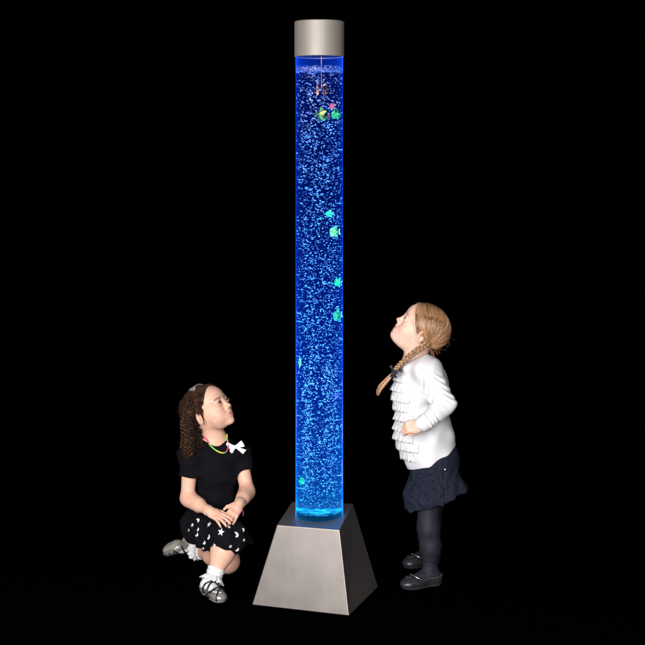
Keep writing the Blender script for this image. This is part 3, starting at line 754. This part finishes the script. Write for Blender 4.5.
    bracelet(rE, rW, .93, .0200, [M['print_white'], M['blue']], .0012, 'thin pale bracelet on the right wrist')
    tube_obj('thread', spline([at(241.5,508,5.335), at(243.2,512,5.325), at(243,516,5.325)], 8), .0014, M['pink'], o, 6)
    # hair -------------------------------------------------
    W = lambda *p: hc+HR@(np.array(p)*hs)
    capm = [p_el(W(-.014,0,.022), V(.0885,.0735,.0765)*hs, HR), p_el(W(.03,0,.034), V(.0515,.0595,.0485)*hs, HR, .02), p_el(W(-.06,0,-.02), V(.055,.066,.06)*hs, HR, .03),
            p_plane(W(.063,0,.080), HR@V(1,0,-.56), .006), p_plane(W(.016,0,-.005), HR@V(.80,0,-.42), .02), p_plane(W(0,0,-.030), HR@V(.15,0,-1), .01)]
    cv, cf = mesh_sdf(capm, .0025, folds([HR[:, 1]], (.0006,), (500,)))
    cv2 = cv; tt = [np.tile((.022,.011,.007), (len(cv), 1))]; Vs = [cv]; Fs = [cf]; off = len(cv)
    # ringlets
    n = 460; K = 120
    roots = []
    while len(roots) < n:
        d = nrm(rng.normal(size=3)); q = V(-.022,0,.024)+d*V(.088,.081,.082)
        if d[0] > .16-(.45*max(0, -d[2])) or (d[2] > .74) : continue
        if abs(d[1]) > .55 and d[2] < -.1 and d[0] > -.30: continue
        roots.append((q, d))
    side = set()
    for i in range(150):      # locks springing from the temple and falling round the ear
        s_ = rng.uniform(0, 1); xf = .006-.020*(1-s_); q = V(rng.uniform(-.045, xf), -.0835+.010*s_, .008+.055*s_); roots[i*3] = (q, nrm(V(-.5,-1,.2))); side.add(i*3)
    q0 = np.array([W(*r[0]) for r in roots]); dd = np.array([HR@r[1] for r in roots])
    bodyc = [p_el(hc+HR@(V(-.016,0,.022)*hs), V(.088,.074,.078)*hs, HR), p_rc(hc+HR@V(-.022,0,-.035), neck, .044, .044, .02), p_rc(rS, lS, .043, .043, .04), p_el(chest, (.072,.095,.09), T, .04),
             p_rc(hc+HR@(V(.03,0,.03)*hs), hc+HR@(V(.045,0,-.05)*hs), .055, .045, .02)]
    ln = np.clip((q0[:, 2]-at(0, 446, 5.5)[2])*rng.uniform(.82, 1.08, n)+.012, .06, .3)
    sd = np.array([i in side and roots[i][0][0] > -.022 for i in range(n)]); ln = np.where(sd, rng.uniform(.035, .065, n), ln)
    step = ln/K
    pth = np.zeros((n, K, 3)); p = q0.copy(); vel = dd*.18+V(0,0,-.25); xmin = at(185, 0, 5.48)[0]+rng.uniform(-.004, .035, n)
    back = nrm(-HR[:, 0]*V(1,1,0)); drift = sd[:, None]*back*.9+V(.06,-.02,0)+rng.normal(size=(n, 3))*V(.07,.07,0)
    for j in range(K):
        pth[:, j] = p; vel = vel*.955+(V(0,0,-1)+drift)*.045*1.3; vel /= np.linalg.norm(vel, axis=1, keepdims=True)
        p = p+vel*step[:, None]; p[:, 0] += .12*np.maximum(xmin-p[:, 0], 0)
        e = 2e-3; d0 = field(bodyc, p); m = d0 < .004
        if m.any():
            g_ = np.stack([field(bodyc, p[m]+e*V(*a_))-d0[m] for a_ in ((1,0,0),(0,1,0),(0,0,1))], 1)/e
            p[m] += (.004-d0[m])[:, None]*g_
    # keep off the right-hand side of the neck
    Tn = np.gradient(pth, axis=1); Tn /= np.linalg.norm(Tn, axis=2, keepdims=True)+1e-9
    A = np.cross(Tn, V(.3,.9,.1)); A /= np.linalg.norm(A, axis=2, keepdims=True); Bn = np.cross(Tn, A)
    rr = rng.uniform(.0045, .0078, n)[:, None]*np.clip(np.linspace(0, 4, K), 0, 1)[None]; pit = rng.uniform(.011, .022, n)
    ph = rng.uniform(0, 6.28, n)[:, None]+1.4*np.sin(np.arange(K)[None]*rng.uniform(.05, .16, n)[:, None]+rng.uniform(0, 6, n)[:, None])+(np.arange(K)[None]*step[:, None])*2*np.pi/pit[:, None]*rng.choice([-1, 1], n)[:, None]
    hel = pth+(np.cos(ph)*rr)[..., None]*A+(np.sin(ph)*rr)[..., None]*Bn
    kk = np.arange(K)[None, :, None]; hel = hel+.0022*np.sin(kk*rng.uniform(.08, .25, (n, 1, 3))+rng.uniform(0, 6, (n, 1, 3)))*np.clip(kk/20, 0, 1)
    rad_ = np.linspace(1.1, .75, K)[None]*rng.uniform(.0010, .0017, n)[:, None]; rad_[:, -6:] *= np.linspace(1, .3, 6)
    base_c = np.array([(.022,.010,.006),(.042,.018,.010),(.012,.006,.005),(.12,.052,.026)])[rng.choice(4, n, p=[.36,.27,.25,.12])]
    def keep(P):      # nothing strays over the cheek
        q = (P-hc)@HR/hs; return ~((q[..., 0] > .020) & (np.abs(q[..., 1]) > .045) & (q[..., 2] < .022)).any(axis=1)
    kp = keep(hel); hel = hel[kp]; rad_ = rad_[kp]; base_c = base_c[kp]; n = len(hel)
    # 2nd and 3rd filament of each lock
    for s_ in range(3):
        sh_ = rng.normal(size=(n, 1, 3))*.0022*(s_ > 0); v_, f_, t_ = tubes(hel+sh_, rad_*(1 if s_ == 0 else .7), 4, base_c*rng.uniform(.7, 1.4, (n, 1)))
        Vs.append(v_); Fs.append(f_+off); tt.append(t_); off += len(v_)
    # smooth strands combed from the forehead back to the clip
    m = 700; st = []
    for i in range(m):
        a = rng.uniform(-1, 1); s0 = V(.060+rng.normal()*.002-.030*abs(a)**2, a*.066, .082-.052*abs(a)**2); s1 = V(-.055+rng.normal()*.01, a*.03, .098)
        row = []
        for t in np.linspace(0, 1, 14):
            q = s0*(1-t)+s1*t; dq = (q-V(-.018,0,.022))/V(.090,.0755,.079); dq /= np.linalg.norm(dq); row.append(W(*(V(-.018,0,.022)+dq*(V(.090,.0755,.079)+.0015+.002*rng.random()*math.sin(math.pi*t)))))
        st.append(row)
    st = on_skull(np.array(st), hc, HR, hs, .0035+.0015*rng.random((m, 1)))
    st2 = []; m2 = 380      # hair drawn back from the temple and over the ear
    for i in range(m2):
        y = rng.choice([-1, 1]); s = rng.uniform(0, 1); a0 = V(.051-.044*s+rng.uniform(-.002, .001), y*(.045+.03*s), .064-.075*s); a1 = V(-.005+rng.normal()*.012, y*.052, .062-.05*s+rng.normal()*.012)
        st2.append([W(*(a0*(1-t)+a1*t+V(0, y*.03, .01)*math.sin(math.pi*t))) for t in np.linspace(0, 1, 14)])
    st2 = on_skull(np.array(st2), hc, HR, hs, .003+.0025*rng.random((m2, 1))); st2 = st2+rng.normal(size=(m2, 1, 3))*.0004
    st2 = st2+np.sin(np.linspace(0, 9, 14)[None, :, None]+rng.uniform(0, 6, (m2, 1, 1)))*rng.normal(size=(m2, 1, 3))*.0008
    st2 = st2[keep(st2)]; m2 = len(st2); st = st[keep(st)]; m = len(st)
    v_, f_, t_ = tubes(st2, np.full((m2, 14), .0007), 3, np.array((.035,.016,.010))*rng.uniform(.35, 2.9, (m2, 1)))
    Vs.append(v_); Fs.append(f_+off); tt.append(t_); off += len(v_)
    v_, f_, t_ = tubes(st, np.full((m, 14), .0008), 3, np.array((.03,.015,.01))*rng.uniform(.35, 3.0, (m, 1)))
    Vs.append(v_); Fs.append(f_+off); tt.append(t_)
    new_obj('hair', np.vstack(Vs), np.vstack(Fs), M['curly'], o, tint=np.vstack(tt))['label'] = 'long dark brown ringlets'
    # hair clip, an openwork silver arch
    cvs = []; rs_ = []
    for j in range(3):
        x = .014-.016*j; ap = 1-.10*j
        cvs.append([W(x-.004*math.cos(a), .052*ap*math.sin(a), -.0-.00+.0235+.0815*math.cos(a*.72)+.0015) for a in np.linspace(-.85, .85, 24)]); rs_.append([.0015]*24)
    for j in range(7):
        a = -.8+1.6*j/6; cvs.append([W(.014-.0014*i, .052*math.sin(a+.16*math.sin(i*.55)), .0235+.0815*math.cos((a+.16*math.sin(i*.55))*.72)) for i in range(24)]); rs_.append([.0015]*24)
    v_, f_, _ = tubes(np.array(cvs), np.array(rs_), 6)
    new_obj('hair_clip', v_, f_, M['tiara'], o)
    return o
girl_kneeling()
# ================================================================== girl standing on the right
def girl_standing():
    T = frame(-80, 0); f, l, u = T[:, 0], T[:, 1], T[:, 2]
    hc = at(420.5, 328.5, 5.38); HR = frame(-88, 37, -7); hs = 1.0
    neck = at(416, 367, 5.39); chest = at(420, 392, 5.40); belly = at(424, 432, 5.40); pel = at(432, 470, 5.41)
    lS, lE, lW = at(428.5, 374.5, 5.30), at(445.5, 405.5, 5.25), at(421, 425, 5.205)       # near arm
    rS, rE, rW = at(430, 377, 5.50), at(444, 402, 5.585), at(418, 422, 5.56)       # far arm
    lH, lK, lA = at(428.5, 487, 5.37), at(428.5, 528, 5.36), at(430, 571, 5.375)
    rH, rK, rA = at(433, 487, 5.47), at(429, 525, 5.56), at(429, 553, 5.66)
    hp = head_prims(hc, HR, hs, .0044)
    X1 = nrm(at(403, 428, 5.215)-lW); Z1 = V(-.10,-.92,.36)
    h1 = hand_prims(lW, X1, Z1, .93, 1, [(.75,.9,.6),(.8,.95,.6),(.85,1.0,.6),(.9,1.0,.6)], (.9,.30,-.35), .05)
    X2 = nrm(at(402, 426, 5.55)-rW); h2 = hand_prims(rW, X2, V(0,.95,.3), .93, -1, [(.6,.7,.5)]*4, (.8,.4,-.3), .05)
    fnL = foot_frame(at(437,584,5.40)*V(1,1,0), at(398,590,5.325)*V(1,1,0)); foL = at(430.5, 584, 5.40); foL[:2] = lA[:2]; foL[2] = .010
    fnR = foot_frame(at(430,560,5.70)*V(1,1,0), at(396,566,5.61)*V(1,1,0)); foR = V(rA[0], rA[1], .010)
    FS = 1.0
    legs = [p_rc(lH, lK, .045, .0345, .04), p_rc(lK, lK+(lA-lK)*.42+V(.005,0,0), .0335, .0325, .03), p_rc(lK+(lA-lK)*.42+V(.005,0,0), lA, .032, .0235, .03),
            p_rc(rH, rK, .052, .0395, .04), p_rc(rK, rK+(rA-rK)*.42, .039, .036, .03), p_rc(rK+(rA-rK)*.42, rA, .0345, .0255, .03)]
    body = hp+[p_rc(hc+HR@V(-.026,0,-.045), neck+f*.010, .044, .035, .03), p_el(hc+HR@V(.026,0,-.078), V(.040,.036,.024), HR, .03), p_rc(neck, chest, .05, .066, .04), p_rc(rS, lS, .038, .038, .04),
        p_el(chest, (.075,.085,.085), T, .04), p_el(belly, (.078,.080,.085), T, .04), p_el(pel+V(.008,0,0), (.078,.082,.065), T, .04),
        p_rc(lS, lE, .032, .027, .02), p_rc(lE, lW, .027, .018, .015), p_rc(rS, rE, .032, .027, .02), p_rc(rE, rW, .027, .018, .015)]
    body += legs+foot_prims(foL, fnL, .97)+foot_prims(foR, fnR, .97)+h1+h2
    def extra(Pw, TT, mixin):
        for p in (at(399,428,5.19), at(404,434,5.19)): mixin(.45*np.exp(-((Pw-p)**2).sum(1)/.0009), (.82,.36,.28))
    tint = skin_tint(hc, HR, hs, (.82,.54,.43), (.76,.34,.29), (.85,.40,.33), (.38,.24,.14,.5,.4), extra)
    o = sdf_obj('person', body, M['skin'], None, .002, tint=tint); recentre(o, V(.40, 5.45, 0))
    tag(o, 'blond girl with braids in a white ruffled blouse standing and looking up, mouth open', 'person')
    for q in (-1, 1): eye_obj(hc, HR, hs, q, nrm(HR@V(1,.05,.25)), o, 'iris_blue')
    lashes(hc, HR, hs, o)
    # tights
    def off(L, d):
        return L
    tg = [p_rc(lH, lK, .048, .0375, .04), p_rc(lK, lK+(lA-lK)*.42+V(.005,0,0), .0365, .0355, .03), p_rc(lK+(lA-lK)*.42+V(.005,0,0), lA, .035, .0265, .03),
          p_rc(rH, rK, .055, .042, .04), p_rc(rK, rK+(rA-rK)*.42, .0415, .038, .03), p_rc(rK+(rA-rK)*.42, rA, .037, .028, .03)]
    tg += foot_prims(foL, fnL, .97, .0028)+foot_prims(foR, fnR, .97, .0028)
    wr = folds([(0,0,1),(.4,0,.9)], (.0008,.0005), (210,330))
    sdf_obj('tights', tg, M['tights'], o, .002, disp=lambda P: wr(P)*np.exp(-((P[:, 2]-.075)/.05)**2))
    # ballet flats
    for fo_, R in ((foL, fnL), (foR, fnR)):
        W = lambda *p: fo_+R@np.array(p)
        pr = foot_prims(fo_, R, .97, .0058)+[p_rc(W(-.02,0,.015), W(.07,0,.014), .020, .024, .02), p_plane(W(0,0,.0005), -R[:, 2], .002), p_plane(W(0,0,.038), R[:, 2], .003),
              p_el(W(.030,0,.060), V(.062,.032,.044), R, .003, 's'), p_box(W(.02,0,.060), V(.05,.05,.030), R, .004, 's')]
        sh = sdf_obj('shoe', pr, M['ballet'], o, .0018)
        pr = foot_prims(fo_, R, .97, .007)+[p_rc(W(-.02,0,.012), W(.07,0,.012), .024, .027, .02), p_plane(W(0,0,.003), R[:, 2], .001), p_plane(W(0,0,-.006), -R[:, 2], .001)]
        sdf_obj('sole', pr, M['ballet_sole'], sh, .002)
        fpr = foot_prims(fo_, R, .97, .0066); tp = []
        for k in range(41):
            a = 2*math.pi*k/40; q = W(.018+.058*math.cos(a), .036*math.sin(a), .026+.007*(1-math.cos(a))*.5+.0012*(k % 2))
            for _ in range(4):
                e = 1e-3; d0 = field(fpr, q[None])[0]; g_ = np.array([field(fpr, (q+e*V(*x))[None])[0]-d0 for x in ((1,0,0),(0,1,0),(0,0,1))])/e; q = q-d0*g_/max(.3, g_@g_)
            tp.append(q)
        tube_obj('trim', tp, .0011+.0012*(np.arange(41) % 2), M['button'], sh, 6)
        # ruched flower on the toe and studs round the rim
        c = W(.092,0,.036); vv = []; ff = []
        for k in range(9):
            a = 2*math.pi*k/9*2.0; r = .003+.0012*k
            pr_c = c+R@V(r*math.cos(a), r*math.sin(a), .003*(9-k)/9)
            vv.append(p_el(pr_c, V(.0058,.0058,.0042), R, .0015))
        sdf_obj('flower', vv, M['ribbon_black'], sh, .0013)
    # blouse
    fd0 = folds([(.5,0,.8),(.9,0,-.4),(.2,.3,1)], (.0030,.0022,.0026), (70,95,55), 2.)
    def gather(P):      # sleeve folds running round the elbow
        d = 0
        for (A, B_, c0, w) in ((lS, lE, 0, 1), (lE, lW, 1, 1)):
            ax = nrm(B_-A); h = (P-A)@ax; rad = np.linalg.norm(P-A-h[:, None]*ax, axis=1)
            m = np.exp(-(np.maximum(rad-.045, 0)/.01)**2)*np.clip(h/.03, 0, 1)*np.clip((np.linalg.norm(B_-A)+.02-h)/.03, 0, 1)
            d = d+m*.0018*np.sin(h*190+5*np.sin(P[:, 0]*60+P[:, 2]*35)+c0)
        return fd0(P)+d
    bl = [p_rc(at(421,366.5,5.385), chest, .050, .080, .04), p_rc(at(409,370.5,5.345), at(427,364,5.345), .026, .036, .03), p_rc(rS, lS, .043, .043, .04), p_el(chest+f*.004, (.086,.093,.09), T, .04), p_rc(chest, belly, .083, .096, .05),
          p_rc(belly, pel+V(.012,0,.004), .097, .104, .05), p_el(at(436,383,5.44), (.042,.06,.06), T, .04),
          p_rc(neck+f*.016+u*.012, neck+u*.13+f*.002, .0370, .050, .004, 's'),
          p_plane(at(430, 458.5, 5.40), (.44,.02,-.89), .004)]
    arms = [p_rc(lS+V(0,.012,.002), lE, .046, .036, .055), p_rc(lE, lW+(lE-lW)*.12, .036, .030, .022), p_cyl(lW+(lE-lW)*.22, lW-(lE-lW)*.03, .0265, .0245, .006, 'u', .004),
            p_rc(rS, rE, .043, .037, .03), p_rc(rE, rW, .036, .027, .02)]
    # the hem plane must cut only the trunk, so the sleeves join afterwards
    sdf_obj('blouse', bl+arms, M['white_cotton'], o, .002, disp=gather)
    # ruffles down the front: tiers of gathered lace
    front = [p_rc(neck+f*.006-u*.004, chest, .051, .078, .04), p_el(chest+f*.004, (.086,.093,.09), T, .04), p_rc(chest, belly, .083, .096, .05), p_rc(belly, pel+V(.012,0,.004), .097, .104, .05)]
    topc, botc = at(407, 374, 5.38), at(424, 458, 5.385)
    for ti in range(9):
        t = ti/8.6; c = topc*(1-t)+botc*t; c = c+f*(-.03); half = math.radians(50+rng.uniform(-5, 5))
        n = 96; rows = 6; H = .037; amp = .0030; vv = []; ph_ = rng.uniform(0, 6, 3)
        for j in range(rows):
            s_ = j/(rows-1)
            for i in range(n):
                a = -half+2*half*i/(n-1); d = f*math.cos(a)+l*math.sin(a)
                q = c+V(0,0,-1)*(s_*H*.9)+V(0,0,1)*(.010-.010*(i/(n-1)-.5)**2)
                lo_, hi_ = 0, .2
                for _ in range(14):
                    mm = (lo_+hi_)/2
                    if field(front, (q+d*mm)[None])[0] < 0: lo_ = mm
                    else: hi_ = mm
                w = math.sin(a*26+ph_[0]+1.5*s_)*.6+math.sin(a*47+ph_[1])*.35+math.sin(a*11+ph_[2])*.4
                ed = math.cos(a/half*1.5)**.6; out = .0008+(s_*.0100+s_*amp*w)*ed
                vv.append(q+d*(lo_+out)+V(0,0,1)*(.0022*s_*math.sin(a*40+ph_[1])))
        ff = [[j*n+i, j*n+i+1, (j+1)*n+i+1, (j+1)*n+i] for j in range(rows-1) for i in range(n-1)]
        r_ = new_obj('ruffle', vv, ff, M['lace'], o); md = r_.modifiers.new('thick', 'SOLIDIFY'); md.thickness = .0012
    # denim skirt
    top, bot = at(433, 452, 5.405), at(435.5, 500, 5.405); C2 = top*.5+bot*.5
    rosC = at(425, 489, 5.295)
    fk = folds([(1,0,.25),(.6,.5,.1),(0,0,1)], (.0022,.0018,.0012), (80,60,75), .5, 1.)
    def dk(P):
        lo_ = np.clip((top[2]-P[:, 2])/.19, 0, 1.2); a = np.arctan2(P[:, 1]-C2[1], P[:, 0]-C2[0])
        r = np.hypot(P[:, 0]-rosC[0], P[:, 2]-rosC[2]); th = np.arctan2(P[:, 2]-rosC[2], P[:, 0]-rosC[0]); nearm = (P[:, 1] < C2[1]-.02)
        ros = np.exp(-(r/.078)**4)*(np.sin(11*th+2*np.sin(r*110))*np.clip(r/.02, 0, 1)*.7+.6*np.sin(r*250+1.5*np.sin(5*th)))*.0036
        slit = np.exp(-((P[:, 0]-at(443.5,0,5.31)[0]-.10*(top[2]-P[:, 2])*.3)/.0022)**2)*.003
        return fk(P)*(.5+.7*lo_)+.0022*lo_*np.sin(13*a+5*np.sin(P[:, 2]*22))-nearm*ros+nearm*slit-.0022*np.exp(-((P[:, 2]-bot[2]-.018+.12*(P[:, 0]-bot[0])*-1)/.004)**2)
    sk = [p_el(top+V(.002,0,-.02), (.092,.090,.07), T, .03), p_rc(top+V(.002,0,-.0), bot+V(0,0,-.03), .082, .116, .03), p_el(bot+V(.022,0,.025), V(.110,.105,.07), None, .03), p_el(bot+V(-.03,-.01,.02), V(.09,.10,.06), None, .03),
          p_plane(at(430, 452, 5.40), (-.44,0,.89), .01), p_plane(at(434, 499, 5.405), (.30,0,-.955), .006)]
    s_ = sdf_obj('skirt', sk, M['denim'], o, .002, disp=dk); s_['label'] = 'dark blue denim skirt with an embroidered rosette'
    bq = at(445.5, 470.5, 5.30)
    for _ in range(8): bq[1] += (field(sk, bq[None])[0]-.001)*.9
    bt = sdf_obj('button', [p_el(bq, (.0048,.003,.0048))], M['button'], s_, .001)
    # hair -------------------------------------------------
    W = lambda *p: hc+HR@(np.array(p)*hs)
    SC, SR = V(-.014,0,.022), V(.089,.0745,.078)
    cap_ = [p_el(W(*SC), SR*hs-.0018, HR), p_el(W(.03,0,.034), V(.0494,.0574,.0464)*hs, HR, .012), p_plane(W(.047,0,.084), HR@V(1,0,-.80), .01), p_plane(W(-.004,0,-.018), HR@V(.62,0,-.80), .015)]
    cv, cf = mesh_sdf(cap_, .0025)
    Vs = [cv]; Fs = [cf]; tt = [np.tile((.30,.155,.08), (len(cv), 1))]; off_ = len(cv)
    def addb(paths, rad, cols, sides=3):
        nonlocal off_
        v_, f_, t_ = tubes(paths, rad, sides, cols); Vs.append(v_); Fs.append(f_+off_); tt.append(t_); off_ += len(v_)
    def dirof(p): q = (V(*p)-SC)/SR; return q/np.linalg.norm(q)
    pal = np.array([(.44,.225,.115),(.30,.145,.068),(.60,.34,.185),(.19,.088,.04),(.80,.53,.33)])
    for q in (-1, 1):
        end = dirof((-.046, q*.056, -.020)); n = 2600; paths = []
        for i in range(n):
            if rng.random() < .42:      # from the hairline
                s = rng.uniform(0, 1); p0 = V(.071+rng.normal()*.0015-.064*s**1.2, q*(.004+.072*math.sin(s*1.5)), .085-.068*s**1.35)
            else:                       # from the parting over the crown down to the nape
                s = rng.uniform(0, 1)*2.6-.40; p0 = SC+V(math.sin(.45-s)*.089, q*.002, math.cos(.45-s)*.078)
            a = dirof(p0); e_ = nrm(end+rng.normal(size=3)*.10); om = math.acos(np.clip(a@e_, -1, 1)); pu = rng.uniform(0, .006)+.002
            row = []; sg = rng.normal()*.03
            for t in np.linspace(0, 1, 16):
                d = (math.sin((1-t)*om)*a+math.sin(t*om)*e_)/max(1e-4, math.sin(om)); d = d+V(0, sg*q*math.sin(math.pi*t), sg*math.sin(math.pi*t)); d /= np.linalg.norm(d)
                row.append(W(*(SC+d*(SR+.0020+pu*math.sin(math.pi*t)**.7))))
            paths.append(row)
        cl = pal[rng.choice(5, n, p=[.34,.26,.2,.12,.08])]*rng.uniform(.8, 1.2, (n, 1))
        addb(on_skull(np.array(paths), hc, HR, hs, .0025+rng.uniform(0, .003, (n, 1))*np.sin(np.linspace(0, np.pi, 16))[None]), np.full((n, 16), .00062), cl)
    # loose fly-aways at the back of the head
    n = 70; paths = []
    for i in range(n):
        d = nrm(V(-1, rng.uniform(-.7, .7), rng.uniform(-.95, .35))); p = SC+d*SR; v_ = nrm(d*.4+rng.normal(size=3)*.5+V(0,0,-.35)); row = []
        for t in range(10):
            row.append(W(*p)); p = p+v_*rng.uniform(.002, .0055); v_ = nrm(v_+rng.normal(size=3)*.42+V(-.03,0,-.10))
        paths.append(row)
    addb(np.array(paths), np.full((n, 10), .00015), pal[rng.choice(5, n)])
    new_obj('hair', np.vstack(Vs), np.vstack(Fs), M['blond'], o, tint=np.vstack(tt))['label'] = 'blond hair combed back and parted'
    def braid(ctrl, w, nb, bow_at, tail):
        n = 26*nb; C_ = spline(ctrl, n); Tg = np.gradient(C_, axis=0); Tg /= np.linalg.norm(Tg, axis=1)[:, None]
        side = np.cross(Tg, V(0,-1,0)); side /= np.linalg.norm(side, axis=1)[:, None]; dep = np.cross(side, Tg)
        tl = np.arange(n)/26*2*math.pi/1.5; wt = np.linspace(1.08, .8, n)
        Vb = []; Fb = []; tb = []; ob = 0
        def put(P, R_, c, sides=3):
            nonlocal ob
            v_, f_, t_ = tubes(P, R_, sides, c); Vb.append(v_); Fb.append(f_+ob); tb.append(t_); ob += len(v_)
        for k in range(3):
            ph = k*2*math.pi/3; x = np.sin(tl+ph)*w*.62*wt; y = np.sin(2*(tl+ph))*w*.34*wt
            cen = C_+side*x[:, None]+dep*y[:, None]
            put(cen[None], (w*.50*wt)[None], np.array([(.30,.17,.08)]), 8)
            fil = []
            for j in range(46):
                a = rng.uniform(0, 6.28); r = w*.50; fil.append(cen+side*(r*math.cos(a)*wt)[:, None]+dep*(r*math.sin(a)*wt)[:, None]*1.0)
            put(np.array(fil), np.full((46, n), .0007), pal[rng.choice(5, 46)]*rng.uniform(.75, 1.15, (46, 1)))
        br = new_obj('braid', np.vstack(Vb), np.vstack(Fb), M['blond'], o, tint=np.vstack(tb))
        if tail is not None:
            Vb, Fb, tb = [], [], []; ob = 0; tc_ = spline(tail, 18); m = 260; P = []
            prof = np.interp(np.linspace(0, 1, 18), [0,.15,.55,.85,1], [.35,.8,1.1,.85,.25])*w*.80
            Tg = np.gradient(tc_, axis=0); Tg /= np.linalg.norm(Tg, axis=1)[:, None]; sd = np.cross(Tg, V(0,-1,0)); sd /= np.linalg.norm(sd, axis=1)[:, None]; dp = np.cross(sd, Tg)
            put(tc_[None], (prof*.85)[None], np.array([(.40,.25,.12)]), 10)
            for i in range(m):
                a = rng.uniform(0, 6.28); r = rng.uniform(.7, 1.05); P.append(tc_+sd*(prof*r*math.cos(a))[:, None]+dp*(prof*r*math.sin(a))[:, None]+Tg*rng.uniform(-.003, .004))
            put(np.array(P), np.full((m, 18), .0006), (pal*1.15)[rng.choice(5, m)]*rng.uniform(.8, 1.2, (m, 1)))
            tlo = new_obj('braid_end', np.vstack(Vb), np.vstack(Fb), M['blond'], br, tint=np.vstack(tb))
        return br
    braid([W(-.044,.064,-.012), at(424.5,345.5,5.295), at(415,352,5.285), at(405.5,359.5,5.292), at(398,366.5,5.31), at(394.5,371,5.325)], .0108, 7, None, [at(393,373,5.32), at(388,379,5.32), at(382.5,385,5.32), at(379,390,5.325), at(378,394.5,5.33)])
    braid([W(-.050,-.05,-.030), at(434,358,5.46), at(436.5,366,5.47), at(438.5,372,5.462), at(441,378,5.452)], .0068, 6, None, [at(442,380,5.46), at(444,384,5.46), at(446,389,5.47)])
    k = .00378
    P_ = lambda L_: [(x*k, -y*k) for x, y in L_]
    X = nrm(V(1,-.25,0)); Y = V(0,0,1)
    b1 = tri_prism('bow', [P_([(-.5,-.6),(-3.6,-5.0),(-1.2,-6.4),(1.0,-1.0)]), P_([(.2,-.8),(4.6,-1.6),(5.2,2.2),(.4,1.6)]), P_([(-.8,0),(1,0),(.6,6),(-3.0,5.4)]), P_([(0,0),(1.6,.4),(4.2,5.6),(1.4,6.4)]), P_([(-1.5,-1.5),(1.5,-1.6),(1.6,1.6),(-1.4,1.5)])],
              at(393, 371.5, 5.305), X, Y, .004, M['ribbon_black'], o, .004)
    tri_prism('bow', [P_([(-.5,-.6),(-3.6,-3.2),(-3.2,.6)]), P_([(.2,-.8),(3.0,-.4),(3.6,3.2),(.4,1.4)]), P_([(-.8,0),(1,0),(1.6,4),(-1.6,3.6)])],
              at(441, 377.5, 5.425), X, Y, .004, M['ribbon_black'], o, .003)
    return o
girl_standing()
# ================================================================== light and camera
def area(name, loc, target, sx, sy, e, col=(1,.97,.94)):
    ld = bpy.data.lights.new(name, 'AREA'); ld.shape = 'RECTANGLE'; ld.size = sx; ld.size_y = sy; ld.energy = e; ld.color = col
    o = bpy.data.objects.new(name, ld); COL.objects.link(o); o.location = loc
    o.rotation_euler = (Vector(target)-Vector(loc)).to_track_quat('-Z', 'Y').to_euler(); return o
area('softbox', (-1.7, 1.2, 1.7), (-.05, 5.3, .75), 1.9, 2.0, 212)
area('softbox', (.35, .1, 1.5), (.25, 5.3, .7), 1.2, 1.8, 150)
area('softbox', (-.1, .2, 2.6), (0, 5.3, .6), 1.4, .8, 50)
w = bpy.data.worlds.new('World'); sc.world = w; w.use_nodes = True
w.node_tree.nodes['Background'].inputs[0].default_value = (0,0,0,1); w.node_tree.nodes['Background'].inputs[1].default_value = 0
cd = bpy.data.cameras.new('camera'); cam = bpy.data.objects.new('camera', cd); COL.objects.link(cam); sc.camera = cam
cam.location = (0, 0, HC); cam.rotation_euler = (math.radians(90), 0, 0); cd.sensor_width = 36; cd.lens = 36*F0/645
cd.shift_y = -(322.5-161)/645; cd.clip_end = 100; cd.clip_start = .05
sc.view_settings.view_transform = 'Standard'; sc.view_settings.look = 'None'; sc.view_settings.exposure = 0; sc.view_settings.gamma = 1
sc.cycles.max_bounces = 16; sc.cycles.transmission_bounces = 12; sc.cycles.transparent_max_bounces = 40; sc.cycles.caustics_refractive = False; sc.cycles.caustics_reflective = False
sc.cycles.sample_clamp_indirect = 4; sc.cycles.use_denoising = True
